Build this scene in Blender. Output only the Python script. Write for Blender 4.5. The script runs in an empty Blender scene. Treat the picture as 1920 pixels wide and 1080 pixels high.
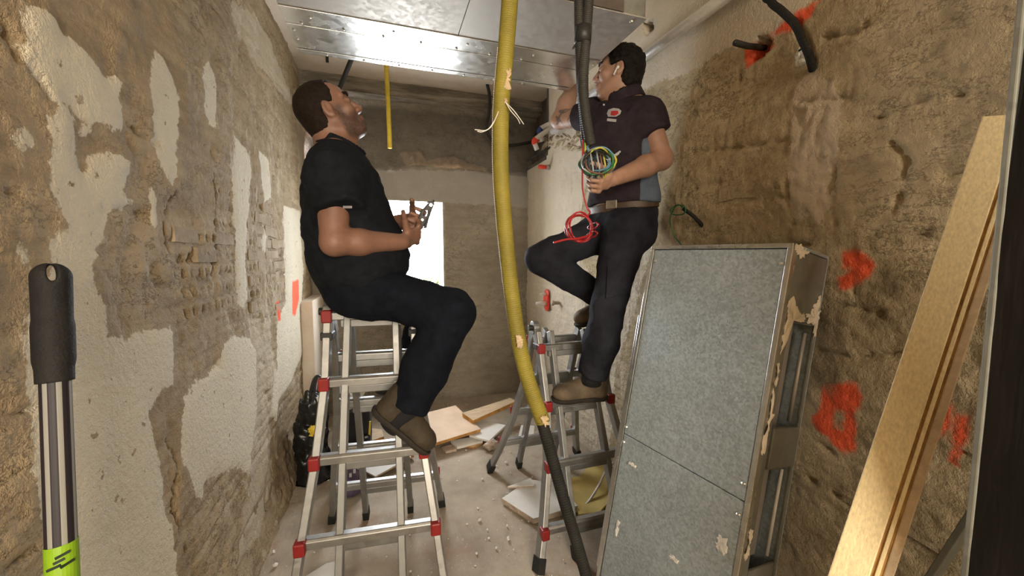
import bpy, bmesh, math, random
import numpy as np
from mathutils import Vector, Matrix

random.seed(7)
SC = bpy.context.scene
COL = SC.collection

# ------------------------------------------------------------------ camera
FPX = 720.0                                   # focal length in pixels of the 1920 px frame
YAW, PITCH, EYE = math.radians(18.0), math.radians(5.1), 1.4
cF = np.array([math.sin(YAW)*math.cos(PITCH), math.cos(YAW)*math.cos(PITCH), -math.sin(PITCH)])
cR = np.array([math.cos(YAW), -math.sin(YAW), 0.0])
cU = np.cross(cR, cF)
cC = np.array([0.0, 0.0, EYE])
cam_data = bpy.data.cameras.new('camera')
cam_data.sensor_width = 36.0
cam_data.lens = 36.0*FPX/1920.0
cam_data.clip_start = 0.02
cam = bpy.data.objects.new('camera', cam_data)
COL.objects.link(cam)
m = Matrix.Identity(4)
for i in range(3):
    m[i][0], m[i][1], m[i][2], m[i][3] = cR[i], cU[i], -cF[i], cC[i]
cam.matrix_world = m
SC.camera = cam

# ------------------------------------------------------------------ world, lights, exposure
SC.view_settings.view_transform = 'Standard'
SC.view_settings.look = 'None'
SC.view_settings.gamma = 1.0
SC.view_settings.use_curve_mapping = False
SC.view_settings.exposure = 0.10
SC.cycles.adaptive_threshold = 0.05; SC.cycles.debug_use_spatial_splits = True
SC.cycles.max_bounces = 6; SC.cycles.diffuse_bounces = 3; SC.cycles.glossy_bounces = 3; SC.cycles.transmission_bounces = 2; SC.cycles.caustics_reflective = False
world = bpy.data.worlds.new('sky'); SC.world = world
world.use_nodes = True
wn = world.node_tree.nodes; wn.clear()
wo = wn.new('ShaderNodeOutputWorld'); wb = wn.new('ShaderNodeBackground')
wb.inputs['Color'].default_value = (0.92, 0.96, 1.0, 1); wb.inputs['Strength'].default_value = 34.0
world.node_tree.links.new(wb.outputs[0], wo.inputs[0])

def area_light(name, loc, direction, sx, sy, power, color, portal=False, spread=180):
    l = bpy.data.lights.new(name, 'AREA'); l.shape = 'RECTANGLE'; l.size = sx; l.size_y = sy
    l.energy = power; l.color = color; l.spread = math.radians(spread)
    if portal: l.cycles.is_portal = True
    o = bpy.data.objects.new(name, l); COL.objects.link(o); o.location = loc
    o.rotation_euler = Vector(direction).to_track_quat('-Z', 'Y').to_euler()
    return o
area_light('window_daylight_portal', (0.225, 3.70, 1.41), (0, -1, 0), 0.56, 0.93, 1, (1, 1, 1), portal=True)
# warm fill added behind the camera for unseen room light; no doorway is built
area_light('rear_fill_light', (0.0, -2.35, 1.85), (0.16, 1, 0.0), 1.3, 1.9, 124, (1.0, 0.895, 0.73))

# ------------------------------------------------------------------ helpers
def V3(p): return np.array(p, float)
def ray(u, v): return cF + cR*(u-960)/FPX - cU*(v-540)/FPX
def atY(u, v, Y):
    d = ray(u, v); return cC + d*(Y/d[1])
def atX(u, v, X):
    d = ray(u, v); return cC + d*(X/d[0])
def atZ(u, v, Z):
    d = ray(u, v); return cC + d*((Z-cC[2])/d[2])

def unit(a):
    a = np.asarray(a, float); return a/max(np.linalg.norm(a), 1e-9)

class MB:
    """collects shapes into one mesh"""
    def __init__(s): s.v = []; s.f = []
    def add(s, verts, faces):
        n = len(s.v); s.v += [tuple(map(float, p)) for p in verts]; s.f += [tuple(i+n for i in f) for f in faces]; return s
    def box(s, lo, hi):
        (a, b, c), (d, e, f) = lo, hi
        return s.add([(a,b,c),(d,b,c),(d,e,c),(a,e,c),(a,b,f),(d,b,f),(d,e,f),(a,e,f)],
                     [(0,3,2,1),(4,5,6,7),(0,1,5,4),(1,2,6,5),(2,3,7,6),(3,0,4,7)])
    def bar(s, a, b, w, h, up=(0,0,1), w2=None, h2=None):
        a, b = V3(a), V3(b); d = unit(b-a); x = unit(np.cross(d, V3(up))); y = np.cross(x, d)
        w2 = w if w2 is None else w2; h2 = h if h2 is None else h2
        vs = []
        for p, ww, hh in ((a, w, h), (b, w2, h2)):
            for sx, sy in ((-1,-1),(1,-1),(1,1),(-1,1)): vs.append(p + x*sx*ww/2 + y*sy*hh/2)
        return s.add(vs, [(0,3,2,1),(4,5,6,7),(0,1,5,4),(1,2,6,5),(2,3,7,6),(3,0,4,7)])
    def prism(s, poly, n):
        """poly: 3d polygon; n: thickness vector"""
        k = len(poly); n = V3(n); poly = [V3(p) for p in poly]
        return s.add(poly + [p+n for p in poly], [tuple(range(k))[::-1], tuple(range(k, 2*k))] + [(i, (i+1) % k, k+(i+1) % k, k+i) for i in range(k)])
    def tube(s, path, r, seg=10, caps=True, rfun=None):
        P = [V3(p) for p in path]; k = len(P); vs = []; fs = []
        t = unit(P[1]-P[0]); ref = V3((0,0,1)) if abs(t[2]) < 0.9 else V3((1,0,0))
        x = unit(np.cross(t, ref))
        for i in range(k):
            t = unit(P[min(i+1, k-1)]-P[max(i-1, 0)]); x = unit(x - t*np.dot(x, t)); y = np.cross(t, x)
            rr = rfun(i/(k-1)) if rfun else r
            for j in range(seg):
                a = 2*math.pi*j/seg; vs.append(P[i] + (x*math.cos(a)+y*math.sin(a))*rr)
        for i in range(k-1):
            for j in range(seg):
                fs.append((i*seg+j, i*seg+(j+1) % seg, (i+1)*seg+(j+1) % seg, (i+1)*seg+j))
        if caps: fs += [tuple(range(seg))[::-1], tuple(range((k-1)*seg, k*seg))]
        return s.add(vs, fs)
    def ball(s, c, r, seg=10, rings=6, R=None):
        c = V3(c); r = V3(r) if np.ndim(r) else V3((r,r,r)); vs = []; fs = []
        for i in range(rings+1):
            th = math.pi*i/rings
            for j in range(seg):
                a = 2*math.pi*j/seg
                q = V3((math.sin(th)*math.cos(a), math.sin(th)*math.sin(a), math.cos(th)))*r
                vs.append(c + (q if R is None else R.T@q))
        for i in range(rings):
            for j in range(seg):
                fs.append((i*seg+j, (i+1)*seg+j, (i+1)*seg+(j+1) % seg, i*seg+(j+1) % seg))
        return s.add(vs, fs)
    def build(s, name, mat, parent=None, smooth=False, bevel=0, **props):
        me = bpy.data.meshes.new(name); me.from_pydata(s.v, [], s.f); me.validate(); me.update()
        bm = bmesh.new(); bm.from_mesh(me); bmesh.ops.recalc_face_normals(bm, faces=bm.faces); bm.to_mesh(me); bm.free()
        return link(name, me, mat, parent, smooth, bevel, **props)

def link(name, me, mat, parent=None, smooth=False, bevel=0, **props):
    if mat is not None and not me.materials: me.materials.append(MAT[mat] if isinstance(mat, str) else mat)
    if smooth: me.shade_smooth()
    o = bpy.data.objects.new(name, me); COL.objects.link(o)
    if parent is not None:
        o.parent = parent; o.matrix_parent_inverse = Matrix.Translation(-Vector(parent.location)) if parent.type == 'EMPTY' else Matrix.Identity(4)
    if bevel:
        b = o.modifiers.new('bevel', 'BEVEL'); b.width = bevel; b.segments = 2; b.limit_method = 'ANGLE'
    for k, v in props.items(): o[k] = v
    return o

def empty(name, loc, label, category, group=None):
    o = bpy.data.objects.new(name, None); COL.objects.link(o); o.location = tuple(map(float, loc)); o.empty_display_size = 0.05
    o['label'] = label; o['category'] = category
    if group: o['group'] = group
    return o

def tag(o, label, category=None, group=None, kind=None):
    o['label'] = label
    if category: o['category'] = category
    if group: o['group'] = group
    if kind: o['kind'] = kind
    return o

def spline(pts, n=8):
    """Catmull-Rom through the points"""
    P = [V3(p) for p in pts]; P = [2*P[0]-P[1]] + P + [2*P[-1]-P[-2]]; out = []
    for i in range(1, len(P)-2):
        for j in range(n):
            t = j/n; a, b, c, d = P[i-1:i+3]
            out.append(0.5*((2*b)+(c-a)*t+(2*a-5*b+4*c-d)*t*t+(3*b-a-3*c+d)*t**3))
    return out + [P[-2]]

# ---- vectorised value noise
def _hash(ix, iy, iz, seed):
    h = (ix*374761393 + iy*668265263 + iz*2147483647 + seed*1274126177) & 0xffffffff
    h = ((h ^ (h >> 13))*1274126177) & 0xffffffff
    h = (h ^ (h >> 16)) & 0xffffffff
    return h.astype(np.float64)/4294967295.0
def vnoise(P, scale, seed=0):
    Q = np.asarray(P, float)*scale; I = np.floor(Q).astype(np.int64); F_ = Q-I; F_ = F_*F_*(3-2*F_)
    out = 0
    for dx in (0, 1):
        for dy in (0, 1):
            for dz in (0, 1):
                w = (F_[:, 0] if dx else 1-F_[:, 0])*(F_[:, 1] if dy else 1-F_[:, 1])*(F_[:, 2] if dz else 1-F_[:, 2])
                out = out + w*_hash(I[:, 0]+dx, I[:, 1]+dy, I[:, 2]+dz, seed)
    return out*2-1
def fbm(P, scale, octaves=4, seed=0, gain=0.5):
    o = 0; a = 1
    for i in range(octaves):
        o = o + a*vnoise(P, scale*2**i, seed+i*17); a *= gain
    return o

def poly_sdf(x, y, poly):
    """signed distance to a 2-d polygon, negative inside"""
    d = np.full(x.shape, 1e9); inside = np.zeros(x.shape, bool); n = len(poly)
    for i in range(n):
        ax, ay = poly[i]; bx, by = poly[(i+1) % n]; ex, ey = bx-ax, by-ay
        wx, wy = x-ax, y-ay; t = np.clip((wx*ex+wy*ey)/(ex*ex+ey*ey+1e-12), 0, 1)
        d = np.minimum(d, (wx-ex*t)**2+(wy-ey*t)**2)
        c = ((ay > y) != (by > y)) & (x < (bx-ax)*(y-ay)/(by-ay+1e-12)+ax); inside ^= c
    return np.where(inside, -1, 1)*np.sqrt(d)

# ------------------------------------------------------------------ materials
MAT = {}
class NT:
    def __init__(s, name):
        s.m = bpy.data.materials.new(name); s.m.use_nodes = True; s.t = s.m.node_tree; s.t.nodes.clear()
        s.out = s.n('ShaderNodeOutputMaterial'); s.b = s.n('ShaderNodeBsdfPrincipled'); s.l(s.b.outputs[0], s.out.inputs[0])
        g = s.n('ShaderNodeTexCoord'); s.pos = g.outputs['Object']; MAT[name] = s.m
    def n(s, k): return s.t.nodes.new(k)
    def l(s, a, b): s.t.links.new(a, b)
    def set(s, k, v):
        i = s.b.inputs[k]
        if hasattr(v, 'links') or isinstance(v, bpy.types.NodeSocket): s.l(v, i)
        else: i.default_value = (*v, 1) if isinstance(v, tuple) and len(v) == 3 and i.type == 'RGBA' else v
    def inp(s, sock, v):
        if isinstance(v, bpy.types.NodeSocket): s.l(v, sock)
        else: sock.default_value = (*v, 1) if isinstance(v, tuple) and len(v) == 3 and sock.type == 'RGBA' else v
    def noise(s, scale, detail=6, rough=0.6, stretch=None, dist=0.0, color=False):
        x = s.n('ShaderNodeTexNoise'); x.inputs['Scale'].default_value = scale; x.inputs['Detail'].default_value = detail
        x.inputs['Roughness'].default_value = rough; x.inputs['Distortion'].default_value = dist
        p = s.pos
        if stretch:
            mp = s.n('ShaderNodeMapping'); mp.inputs['Scale'].default_value = stretch; s.l(p, mp.inputs['Vector']); p = mp.outputs[0]
        s.l(p, x.inputs['Vector']); return x.outputs['Color' if color else 'Fac']
    def voro(s, scale, feature='F1', stretch=None):
        x = s.n('ShaderNodeTexVoronoi'); x.feature = feature; x.inputs['Scale'].default_value = scale; p = s.pos
        if stretch:
            mp = s.n('ShaderNodeMapping'); mp.inputs['Scale'].default_value = stretch; s.l(p, mp.inputs['Vector']); p = mp.outputs[0]
        s.l(p, x.inputs['Vector']); return x.outputs['Color' if feature == 'F1' else 'Distance']
    def ramp(s, f, stops):
        r = s.n('ShaderNodeValToRGB'); e = r.color_ramp.elements
        while len(e) < len(stops): e.new(0.5)
        for el, (p, c) in zip(e, stops): el.position = p; el.color = (*c, 1) if isinstance(c, tuple) else (c, c, c, 1)
        s.l(f, r.inputs[0]); return r.outputs[0]
    def math(s, op, a, b=0.0, c=None):
        x = s.n('ShaderNodeMath'); x.operation = op; s.inp(x.inputs[0], a); s.inp(x.inputs[1], b)
        if c is not None: s.inp(x.inputs[2], c)
        return x.outputs[0]
    def mix(s, f, a, b, mode='MIX'):
        x = s.n('ShaderNodeMix'); x.data_type = 'RGBA'; x.blend_type = mode
        s.inp(x.inputs[0], f); s.inp(x.inputs[6], a); s.inp(x.inputs[7], b); return x.outputs[2]
    def attr(s, name):
        x = s.n('ShaderNodeAttribute'); x.attribute_name = name; return x.outputs['Fac']
    def step(s, v, a, b):
        """1 below a, 0 above b"""
        x = s.n('ShaderNodeMapRange'); x.interpolation_type = 'SMOOTHSTEP'; s.inp(x.inputs[0], v)
        x.inputs[1].default_value = a; x.inputs[2].default_value = b; x.inputs[3].default_value = 1; x.inputs[4].default_value = 0; return x.outputs[0]
    def bump(s, h, strength=0.5, dist=0.01):
        x = s.n('ShaderNodeBump'); x.inputs['Strength'].default_value = strength; x.inputs['Distance'].default_value = dist
        s.l(h, x.inputs['Height']); s.l(x.outputs[0], s.b.inputs['Normal'])

def simple(name, c, rough=0.6, metal=0.0, var=0.25, scale=14.0, bump=0.0, bscale=80.0, spec=None, stretch=None, **kw):
    t = NT(name); n = t.noise(scale, 4, 0.6, stretch)
    lo = tuple(x*(1-var) for x in c); hi = tuple(min(1, x*(1+var)) for x in c)
    t.set('Base Color', t.ramp(n, [(0.3, lo), (0.7, hi)])); t.set('Roughness', rough); t.set('Metallic', metal)
    if spec is not None: t.set('Specular IOR Level', spec)
    if bump: t.bump(t.noise(bscale, 2, 0.6, stretch), bump, 0.004)
    for k, v in kw.items(): t.set(k, v)
    return t

def wall_material(name, tan_lo, tan_hi, white, cream, grime):
    t = NT(name)
    big = t.noise(1.7, 5, 0.62); mid = t.noise(7, 5, 0.65); fine = t.noise(45, 4, 0.7); edge = t.noise(13, 5, 0.68)
    tiny = fine; streak = t.noise(6, 4, 0.6, (1, 0.7, 3.4))
    base = t.ramp(t.math('ADD', t.math('MULTIPLY', big, 0.55), t.math('MULTIPLY', streak, 0.45)), [(0.38, tan_lo), (0.50, tuple((a+b)/2 for a, b in zip(tan_lo, tan_hi))), (0.63, tan_hi)])
    base = t.mix(t.ramp(mid, [(0.50, 0.0), (0.64, 0.28)]), base, grime)
    base = t.mix(t.ramp(fine, [(0.3, 0.0), (0.75, 0.35)]), base, tan_hi)
    scr_ = t.math('MULTIPLY', t.ramp(t.noise(5.5, 5, 0.78, (1, 1.0, 1.9)), [(0.475, 0.0), (0.497, 0.75), (0.503, 0.75), (0.525, 0.0)]), t.ramp(big, [(0.42, 0.0), (0.58, 1.0)]))
    base = t.mix(scr_, base, tuple(x*0.55 for x in tan_lo))
    # thin cream smears left where the render was scraped
    smear = t.math('MULTIPLY', t.ramp(t.noise(9, 5, 0.72, (1, 1.0, 0.45)), [(0.56, 0.0), (0.60, 0.75)]), t.attr('smear'))
    base = t.mix(smear, base, cream)
    jit = t.math('ADD', t.math('MULTIPLY', t.math('SUBTRACT', edge, 0.5), 0.055), t.math('MULTIPLY', t.math('SUBTRACT', fine, 0.5), 0.034))
    cr = t.step(t.math('ADD', t.attr('cream'), t.math('MULTIPLY', jit, 1.3)), -0.004, 0.006)
    base = t.mix(cr, base, t.mix(t.ramp(mid, [(0.35, 0.0), (0.7, 0.6)]), cream, tuple(x*0.80 for x in cream)))
    wt = t.step(t.math('ADD', t.attr('patch'), jit), -0.003, 0.003)
    chip = t.ramp(t.noise(20, 4, 0.7), [(0.64, 1.0), (0.67, 0.0)])
    wt = t.math('MULTIPLY', wt, chip)
    wcol = t.mix(t.ramp(mid, [(0.4, 0.0), (0.75, 0.5)]), white, tuple(x*0.84 for x in white))
    base = t.mix(wt, base, wcol)
    pw = t.step(t.math('ADD', t.attr('paint'), t.math('ADD', t.math('MULTIPLY', jit, 0.35), t.math('MULTIPLY', t.math('SUBTRACT', tiny, 0.5), 0.016))), -0.010, 0.012)
    base = t.mix(t.math('MULTIPLY', pw, 0.93), base, (1.0, 0.13, 0.05))
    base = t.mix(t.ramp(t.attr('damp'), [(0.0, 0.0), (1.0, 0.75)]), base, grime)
    t.set('Base Color', base); t.set('Roughness', 0.88); t.set('Specular IOR Level', 0.25)
    bf = t.noise(60, 4, 0.72)
    t.bump(bf, 0.8, 0.012)
    return t
wall_material('wall_left_plaster', (0.27, 0.20, 0.120), (0.51, 0.40, 0.26), (0.74, 0.67, 0.53), (0.56, 0.475, 0.35), (0.19, 0.15, 0.105))
wall_material('wall_right_plaster', (0.38, 0.295, 0.18), (0.63, 0.515, 0.34), (0.64, 0.53, 0.395), (0.76, 0.67, 0.53), (0.25, 0.195, 0.12))
wall_material('wall_back_plaster', (0.25, 0.215, 0.165), (0.38, 0.335, 0.265), (0.56, 0.42, 0.30), (0.40, 0.37, 0.325), (0.115, 0.105, 0.09))
t = NT('ceiling_plaster'); t.set('Base Color', t.ramp(t.noise(5, 7), [(0.3, (0.66, 0.56, 0.45)), (0.7, (0.80, 0.71, 0.60))])); t.set('Roughness', 0.9); t.bump(t.noise(40, 6), 0.3, 0.005)
t = NT('raw_beam')
t.set('Base Color', t.mix(t.ramp(t.noise(5, 9, 0.7, (0.5, 1, 5)), [(0.42, 0.0), (0.62, 1.0)]), (0.20, 0.175, 0.14), (0.48, 0.42, 0.34))); t.set('Roughness', 0.92)
t.bump(t.noise(9, 9, 0.7, (0.5, 1, 6)), 0.9, 0.02)
t = NT('floor_screed')
c = t.ramp(t.noise(2.2, 6, 0.65), [(0.35, (0.30, 0.25, 0.19)), (0.52, (0.42, 0.355, 0.275)), (0.68, (0.51, 0.44, 0.35))])
c = t.mix(t.ramp(t.noise(3.3, 4, 0.6), [(0.54, 0.0), (0.68, 0.65)]), c, (0.34, 0.215, 0.15))
c = t.mix(t.ramp(t.noise(70, 5, 0.7), [(0.62, 0.0), (0.72, 0.8)]), c, (0.70, 0.64, 0.56))
t.set('Base Color', c); t.set('Roughness', 0.85); t.bump(t.noise(35, 4, 0.7), 0.6, 0.01)
def metal(name, base, rough, var=0.18, spangle=26, metallic=0.9, bump=0.03):
    t = NT(name); v = t.voro(spangle); n = t.noise(4, 4, 0.65); f = t.noise(60, 3, 0.7)
    lo = tuple(x*(1-var) for x in base)
    bw = t.n('ShaderNodeRGBToBW'); t.l(v, bw.inputs[0])
    k = t.math('ADD', t.math('MULTIPLY', bw.outputs[0], 0.35), t.math('ADD', t.math('MULTIPLY', n, 0.45), t.math('MULTIPLY', f, 0.2)))
    t.set('Base Color', t.ramp(k, [(0.3, lo), (0.68, base)])); t.set('Metallic', metallic)
    t.set('Roughness', t.ramp(k, [(0.3, rough*0.85), (0.7, min(1, rough*1.2))])); return t
metal('galvanised_sheet', (0.53, 0.62, 0.68), 0.48, 0.42, 150, 0.4)
metal('galvanised_shiny', (0.80, 0.81, 0.79), 0.24, 0.22, 30, 0.95)
metal('duct_panel', (0.47, 0.44, 0.40), 0.55, 0.14, 60, 0.55)
metal('dark_sheet', (0.26, 0.26, 0.225), 0.62, 0.25, 50, 0.5)
metal('aluminium', (0.42, 0.42, 0.41), 0.42, 0.2, 40, 0.9)
metal('aluminium_dull', (0.33, 0.33, 0.32), 0.5, 0.2, 40, 0.85)
metal('conduit_steel', (0.78, 0.77, 0.74), 0.4, 0.15, 90, 0.5)
simple('screw_metal', (0.75, 0.74, 0.70), 0.3, 0.9)
simple('red_plastic', (0.27, 0.016, 0.016), 0.45, var=0.15)
simple('black_plastic', (0.018, 0.018, 0.018), 0.5, bump=0.2)
simple('black_rubber', (0.022, 0.021, 0.019), 0.75, bump=0.3, spec=0.25)
simple('black_film', (0.006, 0.006, 0.007), 0.22, var=0.3, bump=0.5, bscale=14, stretch=(6, 6, 0.6))
simple('bag_film', (0.012, 0.012, 0.013), 0.3, bump=0.6, bscale=22)
simple('fabric_bag', (0.02, 0.02, 0.022), 0.85, bump=0.4)
simple('conduit_grey', (0.034, 0.032, 0.028), 0.6, var=0.2, spec=0.25)
simple('conduit_yellow', (0.80, 0.60, 0.06), 0.55, var=0.12)
simple('hose_yellow', (0.27, 0.22, 0.03), 0.62, var=0.22, scale=9, bump=0.25)
simple('hose_tape', (0.62, 0.47, 0.30), 0.6)
simple('wood_pine', (0.88, 0.72, 0.43), 0.65, var=0.16, scale=26, bump=0.2, bscale=30, stretch=(9, 9, 0.7))
simple('wood_groove', (0.40, 0.22, 0.07), 0.75, var=0.4, scale=16, stretch=(5, 5, 0.6))
simple('wood_edge', (0.45, 0.22, 0.055), 0.75, var=0.4, scale=20)
simple('board_peach', (0.74, 0.56, 0.41), 0.7, var=0.1, scale=6)
simple('board_white', (0.76, 0.74, 0.70), 0.65, var=0.1, scale=6, bump=0.15)
simple('timber_pale', (0.58, 0.44, 0.29), 0.75, var=0.2, scale=8, bump=0.25, stretch=(1.2, 6, 6))
simple('insulation_yellow', (0.58, 0.44, 0.15), 0.8, var=0.22, scale=5, bump=0.2)
simple('rubble', (0.50, 0.40, 0.32), 0.9, var=0.35, scale=30, bump=0.8)
simple('orange_wall_block', (0.62, 0.18, 0.06), 0.85, var=0.35, scale=20, bump=0.6)
simple('hole_brick', (0.14, 0.055, 0.03), 0.9, var=0.5, scale=18, bump=0.6)
simple('reveal_plaster', (0.36, 0.33, 0.28), 0.9)
simple('hole_dark', (0.10, 0.085, 0.065), 0.9, var=0.4, bump=0.5)
simple('cover_brown', (0.085, 0.065, 0.052), 0.6, var=0.2)
simple('filler', (0.72, 0.63, 0.50), 0.85, var=0.12)
simple('sack_paper', (0.10, 0.07, 0.13), 0.7, var=0.6, scale=25, bump=0.4)
simple('sack_print', (0.62, 0.60, 0.62), 0.7)
simple('pipe_white', (0.76, 0.73, 0.68), 0.5, var=0.06)
simple('pipe_blue', (0.03, 0.06, 0.22), 0.5)
simple('bright_red', (0.80, 0.065, 0.035), 0.5, var=0.1)
simple('string_white', (0.78, 0.76, 0.70), 0.8)
simple('grip_black', (0.022, 0.021, 0.021), 0.65, bump=0.35, bscale=220, spec=0.2)
simple('pole_green', (0.27, 0.48, 0.02), 0.4, var=0.1)
t = NT('pole_stripes')   # lengthwise silver and dark stripes
ge = t.n('ShaderNodeSeparateXYZ'); t.l(t.pos, ge.inputs[0])
ang = t.math('ARCTAN2', ge.outputs[1], ge.outputs[0])
st = t.math('SINE', t.math('MULTIPLY', ang, 7.0))
t.set('Base Color', t.mix(t.step(st, 0.25, 0.40), (0.33, 0.33, 0.30), (0.020, 0.015, 0.021))); t.set('Roughness', 0.55)
for nm, c in dict(wire_green=(0.02, 0.14, 0.05), wire_yellow=(0.40, 0.37, 0.05), wire_blue=(0.09, 0.19, 0.27), wire_black=(0.015, 0.015, 0.016), wire_brown=(0.15, 0.06, 0.03), wire_grey=(0.30, 0.31, 0.31), wire_red=(0.30, 0.012, 0.016)).items():
    simple(nm, c, 0.38, var=0.1)
t = NT('bark'); t.set('Base Color', t.ramp(t.noise(8), [(0.3, (0.07, 0.05, 0.03)), (0.7, (0.16, 0.12, 0.08))]))
t = NT('leaves'); t.set('Base Color', t.ramp(t.noise(3), [(0.3, (0.035, 0.055, 0.008)), (0.7, (0.10, 0.12, 0.02))])); t.set('Roughness', 0.6)
simple('mark_ink', (0.01, 0.02, 0.008), 0.6)
simple('shirt_navy', (0.010, 0.012, 0.016), 0.85, var=0.3, scale=30, spec=0.12, bump=0.35, bscale=260)
simple('shirt_plum', (0.032, 0.024, 0.031), 0.85, var=0.25, scale=30, spec=0.12, bump=0.35, bscale=260)
simple('shirt_blue', (0.105, 0.135, 0.18), 0.8, var=0.15, scale=30, spec=0.12, bump=0.3, bscale=260)
simple('trouser_navy', (0.007, 0.0085, 0.014), 0.88, var=0.35, scale=22, spec=0.12, bump=0.4, bscale=240)
simple('trouser_slate', (0.021, 0.022, 0.030), 0.88, var=0.45, scale=9, spec=0.12, bump=0.4, bscale=240)
simple('boot_leather', (0.050, 0.036, 0.020), 0.75, var=0.4, scale=12, bump=0.4)
simple('boot_tan', (0.125, 0.092, 0.058), 0.75, var=0.35, scale=12, bump=0.4)
simple('boot_sole', (0.028, 0.022, 0.016), 0.8, var=0.3)
simple('sock_black', (0.01, 0.01, 0.012), 0.9)
simple('belt_leather', (0.07, 0.042, 0.025), 0.55, var=0.3)
simple('buckle', (0.45, 0.40, 0.33), 0.35, 0.8)
simple('hair_dark', (0.010, 0.007, 0.006), 0.55, var=0.4, scale=90, bump=0.7, bscale=320, spec=0.15)
simple('hair_brown', (0.016, 0.010, 0.007), 0.6, var=0.4, scale=90, bump=0.6, bscale=320, spec=0.12)
simple('eye_white', (0.70, 0.66, 0.60), 0.3, var=0.05)
simple('logo_red', (0.45, 0.03, 0.03), 0.7)
simple('logo_grey', (0.42, 0.41, 0.42), 0.7)
simple('tool_steel', (0.06, 0.06, 0.065), 0.55, 0.3)
simple('wrench_steel', (0.70, 0.67, 0.58), 0.4, 0.6)
def skin(name, c, beard):
    t = NT(name); n = t.noise(22, 6); f = t.noise(120, 4)
    base = t.ramp(n, [(0.3, tuple(x*0.86 for x in c)), (0.7, tuple(min(1, x*1.12) for x in c))])
    base = t.mix(t.math('MULTIPLY', t.attr('beard'), t.ramp(f, [(0.3, 0.55), (0.7, 1.0)])), base, beard)
    base = t.mix(t.attr('ink'), base, (0.07, 0.06, 0.065))
    base = t.mix(t.attr('lip'), base, (c[0]*0.72, c[1]*0.45, c[2]*0.45))
    t.set('Base Color', base); t.set('Roughness', 0.52)
    t.bump(t.noise(260, 4), 0.15, 0.002)
skin('skin_tan', (0.235, 0.120, 0.080), (0.05, 0.032, 0.026))
skin('skin_fair', (0.37, 0.21, 0.145), (0.30, 0.18, 0.13))

# ------------------------------------------------------------------ the room
XL, XR, YB, ZC = -0.61, 1.34, 3.62, 2.83

def seg_axis(stops, step):
    out = []
    for a, b in zip(stops[:-1], stops[1:]):
        n = max(1, int(round((b-a)/step))); out += list(np.linspace(a, b, n+1)[:-1])
    return np.array(out + [stops[-1]])

def relief(name, A, B, world_of, disp, attrs, mat, keep=None, smooth=True, flip=False):
    """a wall as a dense grid pushed in and out along its normal"""
    a, b = np.meshgrid(A, B, indexing='ij'); a = a.ravel(); b = b.ravel()
    P = world_of(a, b, disp(a, b)); na, nb = len(A), len(B)
    I, J = np.meshgrid(np.arange(na-1), np.arange(nb-1), indexing='ij'); I = I.ravel(); J = J.ravel()
    if keep is not None:
        ok = keep((A[I]+A[I+1])/2, (B[J]+B[J+1])/2); I, J = I[ok], J[ok]
    q = np.stack([I*nb+J, (I+1)*nb+J, (I+1)*nb+J+1, I*nb+J+1], 1)
    if flip: q = q[:, ::-1]
    me = bpy.data.meshes.new(name); me.vertices.add(len(P)); me.vertices.foreach_set('co', P.astype(np.float32).ravel())
    me.loops.add(q.size); me.loops.foreach_set('vertex_index', q.ravel().astype(np.int32))
    me.polygons.add(len(q)); me.polygons.foreach_set('loop_start', (np.arange(len(q))*4).astype(np.int32))
    me.update(calc_edges=True)
    for k, vals in attrs(a, b).items():
        at = me.attributes.new(k, 'FLOAT', 'POINT'); at.data.foreach_set('value', np.asarray(vals, np.float32))
    return link(name, me, mat, smooth=smooth)

def union_sdf(a, b, polys):
    d = np.full(a.shape, 9.0)
    for p in polys: d = np.minimum(d, poly_sdf(a, b, p))
    return d
def onleft(px): return [(float(p[1]), float(p[2])) for p in (atX(u, v, XL) for u, v in px)]
def onright(px): return [(float(p[1]), float(p[2])) for p in (atX(u, v, XR) for u, v in px)]
def onback(px): return [(float(p[0]), float(p[2])) for p in (atY(u, v, YB) for u, v in px)]

# --- left wall: render, partly stripped, with the remains of white plaster
WL = [
 [(50,5),(90,15),(112,35),(125,65),(155,85),(170,105),(185,125),(195,145),(222,155),(218,180),(233,210),(230,240),(200,240),(180,225),(165,255),(150,250),(160,230),(130,195),(118,190),(140,220),(140,260),(140,290),(155,325),(165,300),(185,283),(225,290),(245,305),(235,345),(220,360),(245,375),(240,385),(205,400),(190,430),(190,450),(175,480),(165,500),(167,530),(192,585),(192,630),(233,633),(322,613),(328,663),(322,719),(300,730),(272,780),(278,808),(289,847),(303,902),(305,952),(319,1013),(322,1080),(330,1300),(90,1300),(75,1080),(72,997),(61,952),(58,813),(50,758),(33,647),(39,591),(61,580),(82,500),(85,455),(115,425),(95,380),(80,350),(90,300),(95,270),(85,235),(105,205),(108,195),(82,170),(50,125),(40,95),(48,60)],
 [(290,98),(305,110),(325,160),(330,185),(328,250),(325,330),(320,345),(305,325),(290,290),(283,250),(277,190),(278,130)],
 [(385,113),(395,130),(403,160),(400,240),(393,240),(380,210),(377,140)],
 [(437,255),(460,280),(468,320),(462,400),(460,480),(462,560),(455,580),(445,570),(438,420),(433,330)],
 [(433,630),(467,633),(478,658),(479,780),(472,836),(467,891),(444,874),(422,886),(411,891),(383,902),(378,936),(361,930),(356,902),(339,869),(336,802),(344,747),(383,708),(411,686),(417,658)],
 [(530,385),(562,395),(566,520),(567,663),(556,691),(540,730),(522,752),(517,680),(517,608),(535,560),(532,480)],
 [(480,280),(500,300),(505,370),(495,380),(485,330)], [(493,420),(500,440),(498,480),(488,460)],
 [(20,250),(45,240),(60,270),(30,285)], [(25,300),(40,305),(38,320),(20,318)], [(18,455),(40,470),(38,500),(22,480)], [(510,690),(522,700),(520,790),(508,780)], [(282,355),(292,370),(292,420),(280,425)],
]
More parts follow.
